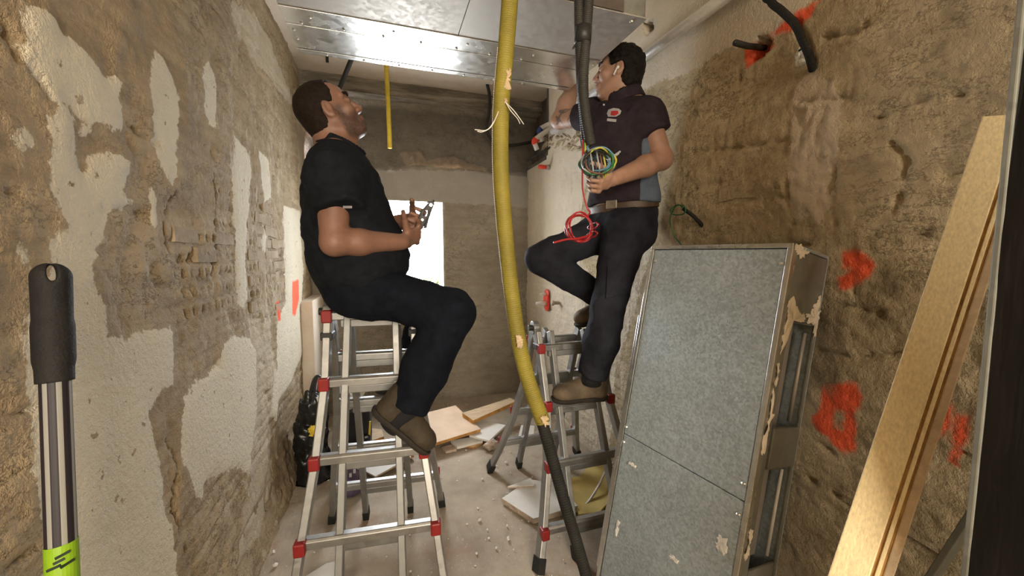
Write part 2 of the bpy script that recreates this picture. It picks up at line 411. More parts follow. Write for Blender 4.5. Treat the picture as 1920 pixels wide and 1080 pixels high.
CL = [[(440,5),(480,30),(500,60),(530,140),(556,200),(545,195),(510,150),(480,110),(455,70),(440,30)], [(500,-40),(572,112),(572,160),(560,150),(530,60),(480,-60)],
      [(555,200),(572,190),(578,470),(566,480),(560,300)], [(470,600),(500,560),(515,700),(510,900),(480,1000),(440,1060),(470,900)]]
PL = [[(546,528),(558,524),(559,560),(552,592),(546,590)], [(518,560),(523,560),(524,600),(519,602)]]
WLP, CLP, PLP = [onleft(p) for p in WL], [onleft(p) for p in CL], [onleft(p) for p in PL]
def brick_groove(a, z, h=0.062, length=0.26, seed=3):
    """distance into mortar joints: 0 on a brick face .. 1 in a joint"""
    row = np.floor(z/h); fz = z/h-row; off = (row % 2)*0.5; fa = a/length+off; fa = fa-np.floor(fa)
    jz = np.clip(1-np.minimum(fz, 1-fz)*h/0.008, 0, 1); ja = np.clip(1-np.minimum(fa, 1-fa)*length/0.008, 0, 1)
    return np.maximum(jz, ja*0.8)
def cracks(a, z, lines, jit, w=0.006):
    out = np.zeros_like(a)
    for L in lines:
        for (p, q) in zip(L[:-1], L[1:]):
            ex, ey = q[0]-p[0], q[1]-p[1]; t_ = np.clip(((a-p[0])*ex+(z-p[1])*ey)/(ex*ex+ey*ey), 0, 1)
            d_ = np.hypot(a-p[0]-ex*t_, z-p[1]-ey*t_)+jit; out = np.maximum(out, np.clip(1-np.abs(d_)/w, 0, 1))
    return out
KEYZ = [onleft(p) for p in ([(405,330),(440,320),(540,400),(560,420),(560,560),(500,600),(405,600)], [(340,440),(400,440),(400,600),(345,600)])]
KL = [onleft(p) for p in ([(310,70),(340,100),(375,145),(405,185),(440,230)], [(235,228),(280,265),(370,305),(432,330)], [(190,393),(240,392),(285,402)], [(338,490),(398,487)], [(370,522),(436,508)], [(60,120),(95,185),(110,205)], [(330,360),(310,420),(320,470)], [(395,240),(400,320),(408,420),(400,520)],
      [(300,800),(330,870),(320,960),(345,1040)], [(400,10),(430,60),(470,130)], [(0,360),(40,372),(85,385)], [(0,800),(40,775),(60,770)], [(0,1070),(60,1030)], [(0,10),(30,60),(40,110)], [(490,520),(520,515),(560,512)], [(470,600),(515,590)], [(490,1000),(500,900),(512,800)], [(430,1060),(455,960),(470,900)])]
KR = [onright(p) for p in ([(1770,330),(1810,322),(1845,320)], [(1385,380),(1430,372),(1480,370)], [(1300,285),(1390,275),(1480,262)], [(1513,897),(1560,925),(1600,952)], [(1733,830),(1780,843),(1822,858)], [(1669,995),(1700,1008),(1750,1031)], [(1385,150),(1390,110)], [(1640,220),(1720,190),(1800,175)], [(1540,70),(1600,60),(1620,45)], [(1290,365),(1310,350),(1350,340)],
      [(1470,462),(1520,458)], [(1600,440),(1680,445),(1740,436)], [(1570,570),(1650,590)], [(1500,655),(1600,668),(1700,660)], [(1520,820),(1560,850)], [(1600,180),(1500,190)], [(1570,300),(1560,350),(1570,420)], [(1485,300),(1478,360),(1490,420)], [(1660,250),(1700,300),(1680,400)])]
def disp_left(y, z):
    P = np.stack([np.zeros_like(y), y, z], 1)
    n = fbm(P, 2.2, 3, 11)*0.012 + fbm(P*np.array([1, 1, 0.5]), 11, 4, 5)*0.007
    ledge = np.abs(vnoise(P*np.array([1, 0.5, 2.6]), 4.0, 77)); n -= np.clip(0.12-ledge, 0, 1)*0.06
    w = union_sdf(y, z, WLP); flat = 1/(1+np.exp(w/0.012))
    expo = np.clip(vnoise(P, 1.5, 41)*1.6+0.55, 0, 1)*np.clip((y-1.15)/0.4, 0, 1)
    n = n*(1-0.8*flat) - brick_groove(y, z)*0.008*expo*(1-flat) + 0.006*flat
    key = (union_sdf(y, z, KEYZ) < 0)*(np.abs((y/0.052) % 1-0.5) < 0.2)*(np.abs((z/0.062) % 1-0.5) < 0.2); n -= key*0.006*(1-flat)
    n += (np.abs(fbm(P, 24, 3, 151))*0.0042-0.002)*(1-0.9*flat) - cracks(y, z, KL, 0.007*vnoise(P, 22, 3))*0.016*(1-0.6*flat)
    n += 0.05*np.clip((0.35-z)/0.35, 0, 1)**2
    return n
def attr_left(y, z):
    P = np.stack([np.zeros_like(y), y, z], 1)
    return dict(patch=union_sdf(y, z, WLP), cream=union_sdf(y, z, CLP), paint=union_sdf(y, z, PLP), smear=np.clip((y-1.3)/0.5, 0, 1)*np.clip((2.3-z)/0.4, 0, 1), damp=np.zeros_like(y))
WALL_L = relief('wall_left', seg_axis([0.45, 1.1, 2.0, 3.62], 0.0095), seg_axis([-0.03, 2.93], 0.0105),
       lambda y, z, d: np.stack([XL+d, y, z], 1), disp_left, attr_left, 'wall_left_plaster', flip=True)
tag(WALL_L, 'long rough tan wall with torn white plaster patches behind the seated worker', 'wall', kind='structure')

# --- right wall
CRp = [[(1200,-60),(1530,-60),(1520,0),(1490,50),(1440,70),(1400,92),(1370,90),(1330,112),(1290,140),(1250,150),(1205,165),(1150,230),(1100,290),(1040,330),(985,340),(985,100),(1100,-60)],
       [(985,340),(1100,290),(1085,470),(1100,640),(1080,900),(985,900)], [(1225,455),(1180,600),(1150,700),(1140,900),(1080,900),(1090,640),(1180,470)]]
WRp = [[(1510,135),(1560,150),(1580,190),(1575,280),(1560,380),(1540,420),(1490,410),(1480,330),(1485,260),(1478,190),(1495,160)]]
PRp = [[(1582,472),(1612,470),(1642,492),(1640,510),(1612,532),(1576,545),(1574,520),(1600,505),(1580,500)], 
       [(1540,722),(1600,718),(1613,745),(1600,775),(1598,848),(1575,845),(1525,800),(1520,780),(1535,765)],
       [(1752,765),(1776,758),(1772,808),(1750,820),(1745,795)], [(1785,785),(1810,778),(1806,815),(1790,875),(1776,870)],
       [(1470,45),(1500,20),(1535,0),(1520,25),(1490,55),(1450,65)], [(1395,95),(1440,70),(1450,85),(1400,125)]]
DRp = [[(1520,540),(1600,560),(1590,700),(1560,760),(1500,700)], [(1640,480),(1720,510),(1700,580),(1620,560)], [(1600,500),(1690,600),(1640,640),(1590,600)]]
BLK = [[(1530,610),(1580,600),(1590,700),(1560,735),(1530,700)]]
CRP, WRP, PRP, DRP = [onright(p) for p in CRp], [onright(p) for p in WRp], [onright(p) for p in PRp], [onright(p) for p in DRp]
PHOLE = onright([(1563,770),(1580,772),(1578,812),(1560,800)])
NOTCH_Y, NOTCH_Z = float(atX(1027, 250, XR)[1]), float(atX(1027, 292, XR)[2])
HOLES = [onright([(1412,88),(1428,68),(1448,76),(1438,92),(1420,112),(1405,116)]), onright([(1208,45),(1226,38),(1227,56),(1214,66)]), onright([(1083,240),(1090,240),(1090,256),(1082,256)])]
CUTG = onright([(1495,30),(1515,80),(1525,125),(1505,110),(1488,60)])
def disp_right(y, z):
    P = np.stack([np.full_like(y, 5.0), y, z], 1)
    n = fbm(P, 2.0, 3, 21)*0.012 + fbm(P, 12, 4, 25)*0.0035
    ledge = np.abs(vnoise(P*np.array([1, 0.4, 2.6]), 3.6, 87)); n -= np.clip(0.10-ledge, 0, 1)*0.05
    c = union_sdf(y, z, CRP[:1]); flat = 1/(1+np.exp(c/0.012))
    s = union_sdf(y, z, WRP[:1]); rough = 1/(1+np.exp(s/0.02))
    expo = np.clip(vnoise(P, 1.3, 43)*1.6+0.7, 0, 1)*np.clip((1.75-z)/0.3, 0, 1)
    n = n*(1-0.8*flat) - brick_groove(y, z)*0.006*expo + 0.008*flat + rough*np.abs(vnoise(P*np.array([1, 3, 1]), 14, 9))*0.012
    n += (np.abs(fbm(P, 26, 3, 161))*0.0045-0.002)*(1-0.9*flat) - cracks(y, z, KR, 0.007*vnoise(P, 22, 3), 0.007)*0.018
    rg = np.clip(vnoise(P, 2.3, 163)*2, 0, 1)*(1-flat); n += rg*np.abs(vnoise(P, 60, 165))*0.004
    for h in HOLES: n = np.where(poly_sdf(y, z, h) < 0, -0.09, n)
    n = np.where(poly_sdf(y, z, CUTG) < 0, n-0.03, n)
    return n
def attr_right(y, z):
    p = union_sdf(y, z, PRP); p = np.maximum(p, -poly_sdf(y, z, PHOLE))
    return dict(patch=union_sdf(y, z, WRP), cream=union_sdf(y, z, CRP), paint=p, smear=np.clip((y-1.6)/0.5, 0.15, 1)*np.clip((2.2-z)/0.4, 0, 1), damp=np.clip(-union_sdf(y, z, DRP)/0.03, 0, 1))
WALL_R = relief('wall_right', seg_axis([0.15, 1.0, NOTCH_Y, YB], 0.0095), seg_axis([-0.03, NOTCH_Z, 2.93], 0.0105),
       lambda y, z, d: np.stack([XR-d, y, z], 1), disp_right, attr_right, 'wall_right_plaster', keep=lambda y, z: ~((y > NOTCH_Y) & (z > NOTCH_Z)))
tag(WALL_R, 'rough tan rendered wall with orange spray marks behind the leaning metal unit', 'wall', kind='structure')
# --- exposed brick faces on both walls: each a shallow block of its own
def bricks(wall, X, sgn, zones, mat, seed, h=0.062, L=0.26):
    rnd = random.Random(seed); shared = []
    for k in range(6):
        mb = MB(); w, t_ = L/2-0.006, h/2-0.005; j = lambda s: rnd.uniform(-s, s)
        a = [(0.0, s1*w+j(.008), s2*t_+j(.005)) for s1, s2 in ((-1,-1),(-.3,-1),(.4,-1),(1,-1),(1,1),(.3,1),(-.4,1),(-1,1))]
        b = [(0.022, p[1]*0.975, p[2]*0.93) for p in a]
        mb.add(a+b, [(0,1,2,3,4,5,6,7)] + [(8,9,10,11,12,13,14,15)] + [(i, (i+1) % 8, 8+(i+1) % 8, 8+i) for i in range(8)])
        me = bpy.data.meshes.new('brick'); me.from_pydata(mb.v, [], mb.f); me.update(); me.materials.append(MAT[mat]); shared.append(me)
    for poly in zones:
        ys = [p[0] for p in poly]; zs = [p[1] for p in poly]
        for r in range(int(min(zs)/h)-1, int(max(zs)/h)+2):
            off = (r % 2)*0.5
            for c in range(int(min(ys)/L)-2, int(max(ys)/L)+2):
                y, z = (c+0.5-off)*L, (r+0.5)*h
                if poly_sdf(np.array([y]), np.array([z]), poly)[0] > 0 or rnd.random() < 0.45: continue
                o = bpy.data.objects.new('brick', shared[rnd.randrange(6)]); COL.objects.link(o); o.parent = wall
                o.location = (X - sgn*(0.0235-rnd.uniform(0.0, 0.005)), y, z); o.scale = (sgn, 1, 1)
                o.rotation_euler = (rnd.uniform(-.012, .012), rnd.uniform(-.03, .03), rnd.uniform(-.012, .012))
def brick_mat(name, lo, mid, hi):
    t = NT(name); g = t.n('ShaderNodeNewGeometry'); t.pos = g.outputs['Position']
    t.set('Base Color', t.ramp(t.noise(7, 5, 0.68), [(0.32, lo), (0.5, mid), (0.68, hi)])); t.set('Roughness', 0.9)
    t.bump(t.noise(45, 4, 0.7), 0.8, 0.01)
brick_mat('brick_left', (0.27, 0.20, 0.125), (0.38, 0.295, 0.19), (0.48, 0.385, 0.27))
brick_mat('brick_right', (0.32, 0.25, 0.155), (0.45, 0.36, 0.235), (0.55, 0.45, 0.305))
bricks(WALL_L, XL, 1, [onleft(p) for p in ([(405,300),(432,310),(436,560),(400,600)], [(470,330),(528,390),(530,600),(515,620),(470,560)], [(335,420),(400,430),(400,560),(340,560)], [(330,960),(400,950),(500,880),(505,1070),(340,1075)])], 'brick_left', 5)
bricks(WALL_R, XR, -1, [onright(p) for p in ([(1290,345),(1470,345),(1470,440),(1290,450)], [(1590,360),(1800,330),(1800,430),(1590,430)], [(1620,880),(1800,880),(1750,1060),(1560,1070)])], 'brick_right', 9)

# --- back wall with the window opening
WX0, WX1, WZ0, WZ1 = -0.05, 0.502, 0.95, 1.872
zled = float(atY(870, 316, YB)[2])
RAW = onback([(560,180),(1040,225),(1040,330),(930,325),(860,312),(780,310),(720,318),(560,300)])
ORG = onback([(750,285),(790,280),(800,300),(850,290),(880,305),(920,312),(915,318),(840,316),(760,305)])
CRB = [onback([(700,318),(1000,322),(990,390),(850,380),(700,372)])]
def disp_back(x, z):
    P = np.stack([x, np.full_like(x, 2.0), z], 1); r = poly_sdf(x, z, RAW); raw = 1/(1+np.exp(r/0.006))
    n = fbm(P, 2.5, 3, 31)*0.006 - raw*0.05 + raw*fbm(P, 9, 4, 33)*0.016
    o = poly_sdf(x, z, ORG); n += (1/(1+np.exp(o/0.01)))*np.abs(fbm(P, 16, 3, 35))*0.05
    return n
def attr_back(x, z):
    P = np.stack([x, np.full_like(x, 2.0), z], 1)
    sp = np.where((z > zled) & (z < zled+0.16), 0.035-0.06*np.clip(vnoise(P, 26, 91)-0.35, 0, 1), 9.0)
    return dict(patch=np.minimum(poly_sdf(x, z, ORG), sp), cream=union_sdf(x, z, CRB), paint=np.full_like(x, 9.0), smear=np.zeros_like(x), damp=np.clip(-poly_sdf(x, z, RAW)/0.03, 0, 1)*0.8)
WALL_B = relief('wall_back', seg_axis([XL-0.03, WX0, WX1, XR+0.25], 0.014), seg_axis([-0.04, WZ0, WZ1, 2.93], 0.014),
       lambda x, z, d: np.stack([x, YB-d, z], 1), disp_back, attr_back, 'wall_back_plaster', keep=lambda x, z: ~((x > WX0) & (x < WX1) & (z > WZ0) & (z < WZ1)))
tag(WALL_B, 'grey plastered end wall with the bright window opening', 'wall', kind='structure')
mb = MB()
mb.box((WX0-0.02, YB-0.004, WZ0), (WX0, YB+0.24, WZ1)); mb.box((WX1, YB-0.004, WZ0), (WX1+0.02, YB+0.24, WZ1))
mb.box((WX0-0.02, YB-0.004, WZ1), (WX1+0.02, YB+0.24, WZ1+0.02)); mb.box((WX0-0.02, YB-0.004, WZ0-0.02), (WX1+0.02, YB+0.24, WZ0))
tag(mb.build('window_1', 'reveal_plaster'), 'unglazed window opening with plastered reveals in the end wall', 'window', kind='structure')
# outer skin of the end wall and recess behind the broken corner
mb = MB()
mb.box((XL-0.3, YB+0.1, -0.1), (WX0-0.02, YB+0.24, 3.1)); mb.box((WX1+0.02, YB+0.1, -0.1), (XR+0.4, YB+0.24, 3.1))
mb.box((WX0-0.02, YB+0.1, -0.1), (WX1+0.02, YB+0.24, WZ0-0.02)); mb.box((WX0-0.02, YB+0.1, WZ1+0.02), (WX1+0.02, YB+0.24, 3.1))
tag(mb.build('wall_outer', 'reveal_plaster'), 'outer masonry leaf of the end wall around the window', 'wall', kind='structure')
mb = MB(); mb.box((XR+0.10, NOTCH_Y-0.05, NOTCH_Z-0.1), (XR+0.14, YB+0.02, 2.93)); mb.box((XR-0.01, NOTCH_Y-0.03, NOTCH_Z), (XR+0.12, NOTCH_Y, 2.93)); mb.box((XR-0.01, NOTCH_Y, NOTCH_Z-0.03), (XR+0.12, YB, NOTCH_Z))
tag(mb.build('trim_1', 'hole_dark'), 'dark broken-out recess in the upper far corner where white pipes emerge', 'recess', kind='structure')

# --- ceiling, raw beam, floor, the end behind the camera
mb = MB(); mb.box((XL-0.2, -2.6, ZC), (XR+0.3, YB-0.10, ZC+0.1))
CEIL = tag(mb.build('ceiling', 'ceiling_plaster'), 'cream plaster ceiling above the metal duct unit', 'ceiling', kind='structure')
zb = float(atY(800, 188, YB-0.11)[2])
def disp_beam(x, z):
    P = np.stack([x, np.full_like(x, 8.0), z], 1); return fbm(P*np.array([0.5, 1, 3]), 5, 5, 61)*0.018 + np.where(np.abs(z-(ZC+zb)/2-0.02) < 0.012, -0.02, 0)
BEAM = relief('trim_2', seg_axis([XL-0.02, XR+0.12], 0.016), seg_axis([zb, ZC+0.02], 0.012), lambda x, z, d: np.stack([x, YB-0.12-d, z], 1), disp_beam,
     lambda x, z: {}, 'raw_beam', smooth=True)
tag(BEAM, 'raw board-marked concrete beam running under the ceiling at the end wall', 'beam', kind='structure')
mb = MB(); mb.box((XL-0.02, YB-0.118, zb-0.004), (XR+0.12, YB+0.08, ZC)); u = mb.build('beam_core', 'raw_beam', BEAM)
def disp_floor(x, y):
    P = np.stack([x, y, np.zeros_like(x)], 1); return fbm(P, 3, 3, 71)*0.004 + fbm(P, 20, 3, 73)*0.0025
FLOOR = relief('floor', seg_axis([XL-0.05, XR+0.05], 0.014), seg_axis([0.4, YB+0.16], 0.014), lambda x, y, d: np.stack([x, y, d-0.004], 1), disp_floor, lambda x, y: {}, 'floor_screed')
tag(FLOOR, 'dusty bare screed floor littered with crumbs', 'floor', kind='structure')
mb = MB(); mb.box((XL-0.1, -2.6, -0.1), (XR+0.1, 0.41, -0.006)); mb.build('floor_near', 'floor_screed', FLOOR)
mb = MB(); mb.box((XL-0.12, -2.6, 0), (XL-0.01, 0.46, ZC)); w = mb.build('wall_left_near', 'wall_left_plaster'); tag(w, 'tan wall stretch beside and behind the camera on the pole side', 'wall', kind='structure')
for k in ('patch', 'cream', 'paint'): w.data.attributes.new(k, 'FLOAT', 'POINT').data.foreach_set('value', [9.0]*len(w.data.vertices))
mb = MB(); mb.box((XR+0.01, -2.6, 0), (XR+0.12, 0.16, ZC)); w = mb.build('wall_right_near', 'wall_right_plaster'); tag(w, 'tan wall stretch behind the black wrapped panel', 'wall', kind='structure')
for k in ('patch', 'cream', 'paint'): w.data.attributes.new(k, 'FLOAT', 'POINT').data.foreach_set('value', [9.0]*len(w.data.vertices))
mb = MB(); mb.box((XL-0.12, -2.6, 0), (XR+0.12, -2.5, ZC)); tag(mb.build('wall_front', 'ceiling_plaster'), 'plastered wall behind the camera', 'wall', kind='structure')
# backing of the two side walls so that no light leaks
mb = MB(); mb.box((XL-0.14, 0.4, 0), (XL-0.06, YB, ZC)); mb.build('backing', 'wall_left_plaster', WALL_L)
mb = MB(); mb.box((XR+0.14, 0.1, 0), (XR+0.2, YB+0.05, ZC)); mb.build('backing', 'hole_brick', WALL_R)
# stub pier in the far left corner: white below, grey block above
p0 = atY(596, 560, 3.3); p1 = atY(579, 560, 3.3)
mb = MB(); mb.box((XL-0.01, 3.12, 0), (float(p0[0])-0.01, YB+0.02, float(p0[2])))
tag(mb.build('trim_3', 'ceiling_plaster', bevel=0.006), 'low white plastered pier in the far corner beside the tall wall', 'pier', kind='structure')

# ------------------------------------------------------------------ implicit-surface mesher (bodies, clothes, bags)
class Blob:
    """smooth union of tapered capsules and ellipsoids, meshed as one continuous surface"""
    def __init__(s): s.p = []
    def cone(s, a, b, r1, r2=None, k=0.02, side=None, w=1.0, w2=None, cut_a=False, cut_b=False, op='u'):
        r2 = r1 if r2 is None else r2; w2 = w if w2 is None else w2
        s.p.append(('c', V3(a), V3(b), r1, r2, k, None if side is None else unit(side), w, w2, cut_a, cut_b, op)); return s
    def ell(s, c, r, R=None, k=0.02, op='u'):
        s.p.append(('e', V3(c), V3(r), np.eye(3) if R is None else np.asarray(R, float), k, op)); return s
    def bounds(s, q):
        if q[0] == 'c':
            m = max(q[3]*max(1, q[7]), q[4]*max(1, q[8])); return np.minimum(q[1], q[2])-m, np.maximum(q[1], q[2])+m
        m = max(q[2]); return q[1]-m, q[1]+m
    def dist(s, q, P):
        if q[0] == 'c':
            _, a, b, r1, r2, k, side, w, w2, ca, cb, op = q
            ab = b-a; L2 = ab@ab; pa = P-a; t = np.clip((pa@ab)/L2, 0, 1); v = pa-t[..., None]*ab
            if side is not None:
                qs = v@side; ww = w+(w2-w)*t; v = v+side*(qs*(1/ww-1))[..., None]
            d = np.sqrt((v*v).sum(-1))-(r1+(r2-r1)*t); n = ab/math.sqrt(L2)
            if ca: d = np.maximum(d, -(pa@n))
            if cb: d = np.maximum(d, (P-b)@n)
            return d
        _, c, r, R, k, op = q; v = ((P-c)@R.T)/r; n = np.sqrt((v*v).sum(-1)); g = np.sqrt(((v/r)**2).sum(-1))
        return n*(n-1)/np.maximum(g, 1e-6)
    def mesh(s, h, cuts=(), field=None):
        B = [s.bounds(q) for q in s.p]; adds = [b for b, q in zip(B, s.p) if q[-1] == 'u']
        lo = np.min([b[0] for b in adds], 0)-0.03; hi = np.max([b[1] for b in adds], 0)+0.03
        n = np.ceil((hi-lo)/h).astype(int)+1; D = np.full(n, 0.1, np.float32)
        for q, b in zip(s.p, B):
            k = q[5] if q[0] == 'c' else q[4]; op = q[-1]; pad = k+3*h+0.01
            i0 = np.clip(np.floor((b[0]-pad-lo)/h).astype(int), 0, n-1); i1 = np.clip(np.ceil((b[1]+pad-lo)/h).astype(int)+1, 1, n)
            sl = tuple(slice(x, y) for x, y in zip(i0, i1))
            G = np.stack(np.meshgrid(*[lo[j]+h*np.arange(i0[j], i1[j]) for j in range(3)], indexing='ij'), -1)
            d = s.dist(q, G); o = D[sl].astype(float)
            if op == 'u':
                m_ = np.clip(0.5+0.5*(o-d)/k, 0, 1) if k > 0 else (o > d).astype(float); r = o*(1-m_)+d*m_-k*m_*(1-m_)
            else:
                m_ = np.clip(0.5-0.5*(o+d)/k, 0, 1); r = o*(1-m_)-d*m_+k*m_*(1-m_)
            D[sl] = r
        if cuts or field:
            G = np.stack(np.meshgrid(*[lo[j]+h*np.arange(n[j]) for j in range(3)], indexing='ij'), -1)
            for p, nn in cuts: D = np.maximum(D, (G-V3(p))@unit(nn))
            if field: D = field(D, G)
        return nets(D.astype(np.float64), lo, h)

def nets(D, lo, h):
    """naive surface nets"""
    S = D < 0; n = np.array(D.shape)
    c = np.zeros(n-1, np.int8)
    for dx in (0, 1):
        for dy in (0, 1):
            for dz in (0, 1): c += S[dx:n[0]-1+dx, dy:n[1]-1+dy, dz:n[2]-1+dz]
    I = np.argwhere((c > 0) & (c < 8)); idx = np.full(n-1, -1, np.int64); idx[tuple(I.T)] = np.arange(len(I))
    acc = np.zeros((len(I), 3)); cnt = np.zeros(len(I))
    cor = [(x, y, z) for x in (0, 1) for y in (0, 1) for z in (0, 1)]
    for a in cor:
        for ax in range(3):
            if a[ax]: continue
            b = list(a); b[ax] = 1
            da = D[tuple((I+a).T)]; db = D[tuple((I+b).T)]; ok = (da < 0) != (db < 0)
            t = np.where(ok, da/np.where(ok, da-db, 1), 0); p = np.array(a, float)+np.outer(t, np.array(b)-np.array(a))
            acc[ok] += p[ok]; cnt += ok
    Vt = lo+h*(I+acc/cnt[:, None]); Q = []
    for ax in range(3):
        u_, v_ = (ax+1) % 3, (ax+2) % 3; sl0 = [slice(1, -1)]*3; sl0[ax] = slice(0, -1); sl1 = list(sl0); sl1[ax] = slice(1, None)
        a, b = S[tuple(sl0)], S[tuple(sl1)]
        for flag, rev in ((a & ~b, False), (~a & b, True)):
            E_ = np.argwhere(flag); 
            if not len(E_): continue
            off = np.ones(3, int); off[ax] = 0; E_ = E_+off
            eu = np.zeros(3, int); eu[u_] = 1; ev = np.zeros(3, int); ev[v_] = 1
            q = np.stack([idx[tuple((E_-eu-ev).T)], idx[tuple((E_-ev).T)], idx[tuple(E_.T)], idx[tuple((E_-eu).T)]], 1)
            Q.append(q[:, ::-1] if rev else q)
    return Vt, np.concatenate(Q)

def mesh_from(name, P, q, attrs=None):
    me = bpy.data.meshes.new(name); me.vertices.add(len(P)); me.vertices.foreach_set('co', P.astype(np.float32).ravel())
    me.loops.add(q.size); me.loops.foreach_set('vertex_index', q.ravel().astype(np.int32))
    me.polygons.add(len(q)); me.polygons.foreach_set('loop_start', (np.arange(len(q))*4).astype(np.int32)); me.update(calc_edges=True)
    for k, v in (attrs or {}).items(): me.attributes.new(k, 'FLOAT', 'POINT').data.foreach_set('value', np.asarray(v, np.float32))
    return me
def vnormals(me):
    n = np.empty(len(me.vertices)*3, np.float32); me.vertices.foreach_get('normal', n); return n.reshape(-1, 3)

# ------------------------------------------------------------------ ceiling duct unit
ZD, DX0, DX1, DY0, DY1 = 2.32, -0.358, 1.0, 1.357, 2.056
duct = empty('duct_unit', (0.32, 1.7, ZD), 'large galvanised ventilation unit hung under the ceiling above both workers', 'duct')
mb = MB(); mb.box((DX0+0.004, DY0+0.004, ZD+0.006), (DX1-0.004, DY1-0.004, ZD+0.34)); mb.build('casing', 'dark_sheet', duct, bevel=0.004)
xs = float(atZ(870, 33, ZD)[0])
for a, b in ((DX0, xs-0.0015), (xs+0.0015, DX1)):
    mb = MB(); mb.box((a, DY0, ZD), (b, 1.700, ZD+0.006)); mb.build('panel', 'duct_panel', duct, bevel=0.001)
for a, b, z in ((1.701, 1.772, 0.004), (1.774, 1.817, 0.001), (1.819, 2.008, 0.003)):
    mb = MB(); mb.box((DX0, a, ZD-z), (DX1, b, ZD+0.006)); mb.build('flange_strip', 'galvanised_shiny', duct, bevel=0.001)
mb = MB(); mb.bar((DX0+0.03, 2.010, ZD+0.002), (DX1-0.12, 2.012, ZD+0.002), 0.012, 0.006); mb.build('slot', 'black_plastic', duct)
mb = MB(); mb.box((DX0, 2.019, ZD-0.003), (DX1, DY1, ZD+0.006)); mb.build('flange_strip', 'galvanised_shiny', duct, bevel=0.001)
mb = MB(); mb.box((DX0, DY1-0.003, ZD-0.003), (DX1, DY1, ZD+0.06)); mb.build('end_lip', 'galvanised_shiny', duct)
sm = MB(); sm.ball((0, 0, 0), (0.006, 0.006, 0.004), 8, 4); scr = bpy.data.meshes.new('rivet'); scr.from_pydata(sm.v, [], sm.f); scr.materials.append(MAT['screw_metal'])
def rivet(p, parent, name='rivet', s=1.0):
    o = bpy.data.objects.new(name, scr); COL.objects.link(o); o.parent = parent; o.location = tuple(np.array(p, float)-np.array(parent.location)); o.scale = (s, s, s); return o
for k in range(9):
    rivet((DX0+0.06+k*0.155, 1.80, ZD-0.003), duct); 
    if k % 2 == 0: rivet((DX0+0.10+k*0.155, 1.745, ZD-0.005), duct)
for k in range(8): rivet((DX0+0.12+k*0.16, 2.040, ZD-0.004), duct)
for y in (1.86, 1.93): rivet((DX0+0.02, y, ZD-0.004), duct)
rivet((DX1-0.05, DY0+0.03, ZD-0.002), duct, s=1.4)
mb = MB(); mb.box((0.70, DY0-0.002, ZD+0.022), (0.82, DY0+0.004, ZD+0.09)); mb.build('rating_label', 'board_white', duct)
mb = MB(); mb.box((0.20, DY0-0.006, ZD+0.004), (0.89, DY0+0.004, ZD+0.3)); mb.build('access_cover', 'cover_brown', duct)
for x in (DX0+0.05, DX1-0.05):
    for y in (DY0+0.06, DY1-0.06):
        mb = MB(); mb.tube([(x, y, ZD+0.3), (x, y, ZC)], 0.005, 8); mb.build('hanger_rod', 'conduit_steel', duct)

